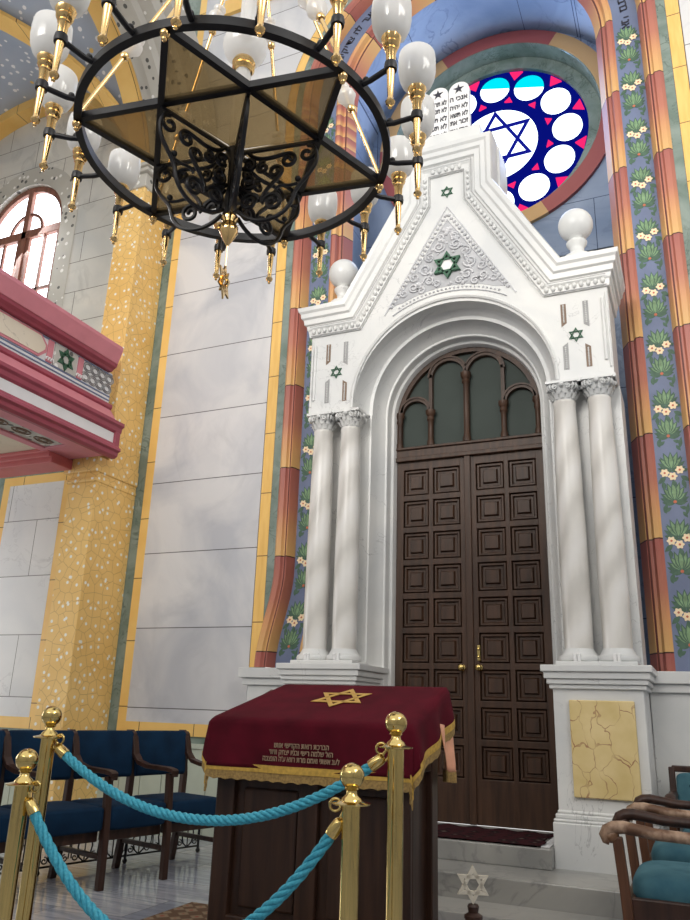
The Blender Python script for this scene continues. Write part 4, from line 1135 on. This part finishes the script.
def rope(a, b, sag, label):
    A, B = Vector(a), Vector(b); d = (B-A); d.z = 0; d.normalize()
    t = thing('barrier_rope', label, 'rope', tuple((A+B)/2), 'twisted turquoise barrier ropes')
    def cat(s):
        p = A.lerp(B, s); x = 2*s-1; p.z -= sag*(1-abs(x)**2.05); return p
    LL = (B-A).length; ld = (Vector((LL/2,0,0))+Vector((0,0,-sag*2))).length/(LL/2); k_ = 1/(LL*(1+.9*(ld-1))); a0, a1 = .085*k_, 1-.085*k_
    N = 420; L = (B-A).length*1.15
    pts = [cat(a0+(a1-a0)*i/N) for i in range(N+1)]
    mb = MB(); T = [(pts[min(i+1,N)]-pts[max(i-1,0)]).normalized() for i in range(N+1)]
    for k in range(4):
        q = []
        for i in range(N+1):
            u = Vector((-d.y,d.x,0)); w = T[i].cross(u)
            an = 2*pi*(k/4+i/N*L/.115); q.append(pts[i]+(u*cos(an)+w*sin(an))*.0092)
        mb.tube(q, .0076, 7)
    obj('cord', mb, M['rope'], t, smooth=70)
    for s0, s1, s2 in ((0,a0-.035*k_,a0+.012*k_),(1,a1+.035*k_,a1-.012*k_)):
        e, f, g = cat(s0), cat(s1), cat(s2)
        fe = obj('ferrule', MB().tube([f.lerp(g,-.1),f,f.lerp(g,.2),f.lerp(g,.8),g], [.009,.014,.0175,.019,.018], 16), M['brass'], t, smooth=50)
        h = MB(); dirv = (f-e); L2 = dirv.length; dirv.normalize(); up = Vector((0,0,1)); m = e+dirv*(L2*.5+.012)
        ell = [m+dirv*(L2*.30)*cos(q)+up*.014*sin(q) for q in [2*pi*i/20 for i in range(18)]]
        h.tube(ell, .0042, 8); obj('snap_hook', h, M['brass'], fe, smooth=60)
        s_ = 1 if s0 == 0 else -1
        ey = MB().tube([e+d*s_*(.046)+d*s_*.016*cos(q)+up*.016*sin(q)+Vector((0,0,-.004)) for q in [2*pi*i/16 for i in range(16)]], .004, 8, closed=True); obj('eye_ring', ey, M['brass'], t, smooth=60)
t = NT('turquoise_rope'); tn = t.noise(t.coord(), 120, 3)
M['rope'] = t.fin(t.ramp(tn, [(.3, lin((52,146,172))), (.7, lin((84,184,206)))]), .55, 0, .3)
off = lambda p, q, s: (p[0]+(q[0]-p[0])*s, p[1]+(q[1]-p[1])*s, p[2])
rope(pA, pB, .235, 'turquoise twisted rope running in front of the reading desk')
rope(pC, pD, .40, 'turquoise twisted rope sagging low between the two shorter posts')

# ------------------------------------------------------------------ STAR POST
sp_ = thing('star_post', 'small turned dark wood post topped by a silver star before the marble steps', 'post', (.80,-2.5,0))
obj('shaft', MB().lathe([(.07,0),(.07,.03),(.03,.05),(.022,.10),(.022,.30),(.034,.325),(.034,.335),(.022,.345),(.026,.375),(.034,.385),(.034,.395),(.018,.405),(.022,.425),(.018,.432)], (.80,-2.5,.0), 24), M['darkwood'], sp_, smooth=40)
hexm = hexagram(MB(),0,0,.068,.0145,-.006,.006); R = Matrix.Rotation(.35,4,'Z'); R.translation = Vector((.80,-2.5,.497)); hexm.xf(R)
obj('star', hexm, M['silver'], sp_, bevel=.001)

# ------------------------------------------------------------------ SEATS ON THE LEFT
def theatre_seat(first):
    """origin on the floor below the middle of the seat front; faces -y; frame on its +x side"""
    t = thing('bench_seat', 'x', 'seat', (0,0,0))
    w = .25
    s_ = MB().cushion((0,.22,.405), (w-.004,.25,.075), .22, 40, 14); obj('seat_pad', s_, M['velvetblue'], t, smooth=70)
    mb = MB(); secs = []
    for i in range(9):
        x = -w+.012+(2*w-.024)*i/8; b = .035*(1-((i-4)/4)**2)
        secs.append([(x,.43+b,.60),(x,.405+b,.62),(x,.43+b,.90),(x,.455+b,.925),(x,.49+b,.90),(x,.475+b,.62)])
    mb.loft(secs, closed=True); bk = obj('backrest', mb, M['velvetblue'], t, bevel=.015, smooth=60)
    mb = MB().box(-w+.02,w-.02,.03,.08,.27,.335).box(-w+.02,w-.02,.40,.45,.27,.335); obj('seat_rail', mb, M['darkwood'], t, bevel=.006)
    for x in ([w] if not first else [-w, w]):
        mb = MB()
        mb.loft([[(x-.022,y-.022,z),(x+.022,y-.022,z),(x+.022,y+.022,z),(x-.022,y+.022,z)] for y, z in ((-.02,0),(-.015,.30),(.0,.50),(.01,.655))], closed=True)
        obj('leg', mb, M['darkwood'], t, bevel=.005)
        mb = MB().loft([[(x-.022,y-.02,z),(x+.022,y-.02,z),(x+.022,y+.025,z),(x-.022,y+.025,z)] for y, z in ((.50,0),(.45,.30),(.44,.60),(.47,.86),(.50,.925))], closed=True)
        obj('leg', mb, M['darkwood'], t, bevel=.005)
        mb = MB().box(x-.012,x+.012,.0,.46,.17,.20); obj('stretcher', mb, M['darkwood'], t, bevel=.003)
        pts = [(.475,.915),(.455,.90),(.435,.84),(.41,.76),(.35,.705),(.25,.685),(.12,.682),(.03,.68),(-.03,.672),(-.05,.66),(-.045,.645)]
        mb = MB().loft([[(x-.027,y,z-.012),(x+.027,y,z-.012),(x+.027,y,z+.016),(x-.027,y,z+.016)] for y, z in pts[3:]], closed=True)
        mb.loft([[(x-.024,y-.016,z),(x+.024,y-.016,z),(x+.024,y+.02,z),(x-.024,y+.02,z)] for y, z in pts[:5]], closed=True)
        obj('armrest', mb, M['darkwood'], t, bevel=.006)
    return t
seatlab = ['blue padded wooden bench seat behind the shorter left brass post','blue padded bench seat seen between the two left brass posts and the upper rope','blue padded bench seat directly above the iron scroll grille','blue padded bench seat partly hidden by the reading desk']
sA = theatre_seat(True); sB = theatre_seat(False)
rowd = Vector((.125,.485,0)).normalized(); face = Vector((rowd.y,-rowd.x,0))
th = math.atan2(face.x, -face.y)
def place(o, p, a): o.location = p; o.rotation_euler = (0,0,a)
F1 = Vector((-1.89,-1.37,0))            # front foot between the second and third seat
for i in range(4):
    o = sA if i == 0 else (sB if i == 1 else copy_tree(sB))
    o['label'] = seatlab[i]; o['group'] = 'navy bench seats in a row'
    c = F1+rowd*(.5*(i-1)-.25)
    place(o, c, th)

# iron scroll grille behind the seats
gr = thing('iron_grille', 'low black wrought iron scroll grille standing behind the blue bench seats', 'grille', (0,0,0))
gl, gh = 2.1, .33
mb = MB()
for z in (.05,gh): mb.tube([(0,0,z),(gl,0,z)], .007, 6)
obj('rail', mb, M['iron'], gr)
n = 9; wv = gl/n
for i in range(n):
    cx = wv*(i+.5); mb = MB(); k = gh/.40; h = wv/.25
    for s in (-1,1):
        mb.tube([(cx+s*x*h, 0, z*k) for x, z in [(.0,.06),(.045,.10),(.062,.18),(.045,.27),(.01,.36)]], .006, 6)
        mb.tube([(cx+s*(.083+u)*h, 0, (.105+w)*k) for u, w in spiral((0,0),.03,.006,pi/2,1.3)], .005, 6)
        mb.tube([(cx+s*(.083+u)*h, 0, (.325+w)*k) for u, w in spiral((0,0),.03,.006,-pi/2,-1.3)], .005, 6)
        mb.tube([(cx+s*.112*h,0,.10*k),(cx+s*.119*h,0,.2*k),(cx+s*.112*h,0,.33*k)], .005, 6)
    mb.tube([(cx-.03,0,.24*k),(cx+.03,0,.24*k)], .005, 6); mb.tube([(cx,0,.05),(cx,0,gh)], .005, 6)
    obj('scroll', mb, M['iron'], gr, smooth=60)
for x in (0,wv*3,wv*6,gl):
    mb = MB().tube([(x,0,0),(x,0,gh)], .011, 8).ball((x,0,.018), .018, 10); obj('foot', mb, M['iron'], gr, smooth=60)
place(gr, F1+rowd*(-.75)-face*.60, math.atan2(rowd.y, rowd.x))

# ------------------------------------------------------------------ ARMCHAIRS ON THE RIGHT
def armchair():
    """faces -y, origin on the floor under the seat centre"""
    t = thing('armchair', 'x', 'armchair', (0,0,0))
    w = .275
    s_ = MB().cushion((0,.02,.415), (w-.03,.25,.082), .38, 40, 16, top=.75); obj('seat_cushion', s_, M['velvetteal'], t, smooth=70)
    mb = MB().box(-w+.02,w-.02,-.25,-.21,.30,.40).box(-w+.02,w-.02,.20,.24,.30,.40).box(-w+.005,-w+.04,-.24,.24,.30,.40).box(w-.04,w-.005,-.24,.24,.30,.40); obj('seat_frame', mb, M['darkwood'], t, bevel=.006)
    for s in (-1,1):
        x = s*w
        mb = MB().loft([[(x-.021,y-.021,z),(x+.021,y-.021,z),(x+.021,y+.021,z),(x-.021,y+.021,z)] for y, z in ((-.225,0),(-.235,.25),(-.245,.42),(-.262,.63))], closed=True); obj('leg', mb, M['postwood'], t, bevel=.005)
        mb = MB().loft([[(x-.02,y-.02,z),(x+.02,y-.02,z),(x+.02,y+.022,z),(x-.02,y+.022,z)] for y, z in ((.30,0),(.25,.3),(.25,.5),(.29,.82))], closed=True); obj('leg', mb, M['darkwood'], t, bevel=.005)
        mb = MB().box(x-.01,x+.01,-.22,.26,.15,.18); obj('stretcher', mb, M['darkwood'], t)
        pts = [(.272,.655,.028),(.15,.650,.028),(.02,.646,.029),(-.10,.650,.030),(-.18,.661,.031),(-.235,.668,.033),(-.275,.664,.034),(-.302,.650,.034),(-.312,.632,.032),(-.306,.616,.029),(-.292,.609,.022)]
        mb = MB(); 
        secs = []
        for i, (y, z, r) in enumerate(pts):
            a = Vector(pts[max(0,i-1)][:2]); b = Vector(pts[min(len(pts)-1,i+1)][:2]); d = (b-a).normalized(); nrm = Vector((-d.y,d.x))
            secs.append([(x+r*1.05*cos(q), y+nrm.x*r*.8*sin(q), z+nrm.y*r*.8*sin(q)) for q in [2*pi*k/12 for k in range(12)]])
        mb.loft(secs, closed=True); mb.ball((x,-.286,.634), .033, 16); obj('armrest', mb, M['wornwood'] if s > 0 else M['darkwood'], t, smooth=50)
    mb = MB().box(-w+.0,w-.0,.275,.315,.79,.83).box(-w,w,.255,.29,.50,.53); obj('back_frame', mb, M['darkwood'], t, bevel=.008)
    b = MB().cushion((0,.265,.66), (w-.022,.035,.13), .25, 36, 14); bp = obj('backrest', b, M['velvetteal'], t, smooth=70)
    mb = MB()
    for r in range(2):
        for c in range(4): mb.ball((-.165+.11*c+.0*r,.232,.61+.1*r), .010, 8)
    obj('button', mb, M['velvetblue'], bp, smooth=60)
    return t
a1 = armchair(); a2 = copy_tree(a1); a3 = copy_tree(a1)
place(a1, (1.53,-1.60,0), -pi/2); place(a2, (1.555,-.68,0), -pi/2); place(a3, (1.70,.00,0), .0)
for o, l in zip((a1,a2,a3), ('teal velvet wooden armchair with the pale worn scrolled armrest standing nearest the marble steps','teal velvet wooden armchair between the worn one and the yellow marble panel','teal velvet armchair with buttoned back against the white marble dado')):
    o['label'] = l; o['group'] = 'teal velvet armchairs by the ark'
# ------------------------------------------------------------------ CAMERA AND LIGHT
cam = bpy.data.cameras.new('camera'); co = bpy.data.objects.new('camera', cam); COL.objects.link(co); S.camera = co
yaw, pitch, roll, f = 0.4256, 0.3150, 0.0334, 772.5483
F = Vector((-sin(yaw)*cos(pitch), cos(yaw)*cos(pitch), sin(pitch))); R = Vector((cos(yaw), sin(yaw), 0)); U = R.cross(F)
R2 = R*cos(roll)+U*sin(roll); U2 = -R*sin(roll)+U*cos(roll)
mt = Matrix((R2, U2, -F)).transposed().to_4x4(); mt.translation = Vector((1.6575, -5.6866, 1.1000)); co.matrix_world = mt
cam.sensor_fit = 'VERTICAL'; cam.sensor_height = 36; cam.lens = f/920*36; cam.clip_start = .05; cam.clip_end = 100

w = bpy.data.worlds.new('daylight'); S.world = w; w.use_nodes = True
w.node_tree.nodes['Background'].inputs[0].default_value = (1,.985,.96,1); w.node_tree.nodes['Background'].inputs[1].default_value = .9
def area(name, loc, target, sx, sy, power, col):
    l = bpy.data.lights.new(name, 'AREA'); l.shape = 'RECTANGLE'; l.size = sx; l.size_y = sy; l.energy = power; l.color = col
    o = bpy.data.objects.new(name, l); COL.objects.link(o); o.location = loc
    o.rotation_euler = (Vector(target)-Vector(loc)).to_track_quat('-Z','Y').to_euler(); return o
area('added_light_right', (5.2,-4.5,5.5), (-2,0,3.0), 3.0, 3.0, 170, (1,.96,.90))  # added lamp brightening from the right, no window behind it
area('added_light_back', (-1,-9.5,6.5), (0,0,5.6), 5.0, 3.0, 105, (1,.96,.90)).data.spread = radians(75)  # added lamp, no window here; narrow spread keeps light off the lectern front
area('window_light_left', (XC,.9,6.4), (XC+2,-2,4.5), 1.2, 2.0, 110, (1,1,1))
area('aisle_window_light', (-8.2,-1.6,2.0), (-4.5,.2,2.0), 1.6, 2.2, 85, (1,1,.98))
area('rose_light', (0,2.12,RZ), (0,0,RZ-.4), 1.9, 1.9, 42, (.42,.6,1))
S.view_settings.view_transform = 'Standard'; S.view_settings.look = 'None'; S.view_settings.gamma = 1; S.view_settings.use_curve_mapping = False
S.view_settings.exposure = 0.22
S.cycles.use_denoising = True; S.cycles.max_bounces = 8; S.cycles.transparent_max_bounces = 16
for o in bpy.data.objects:
    if '_w' in o: del o['_w']
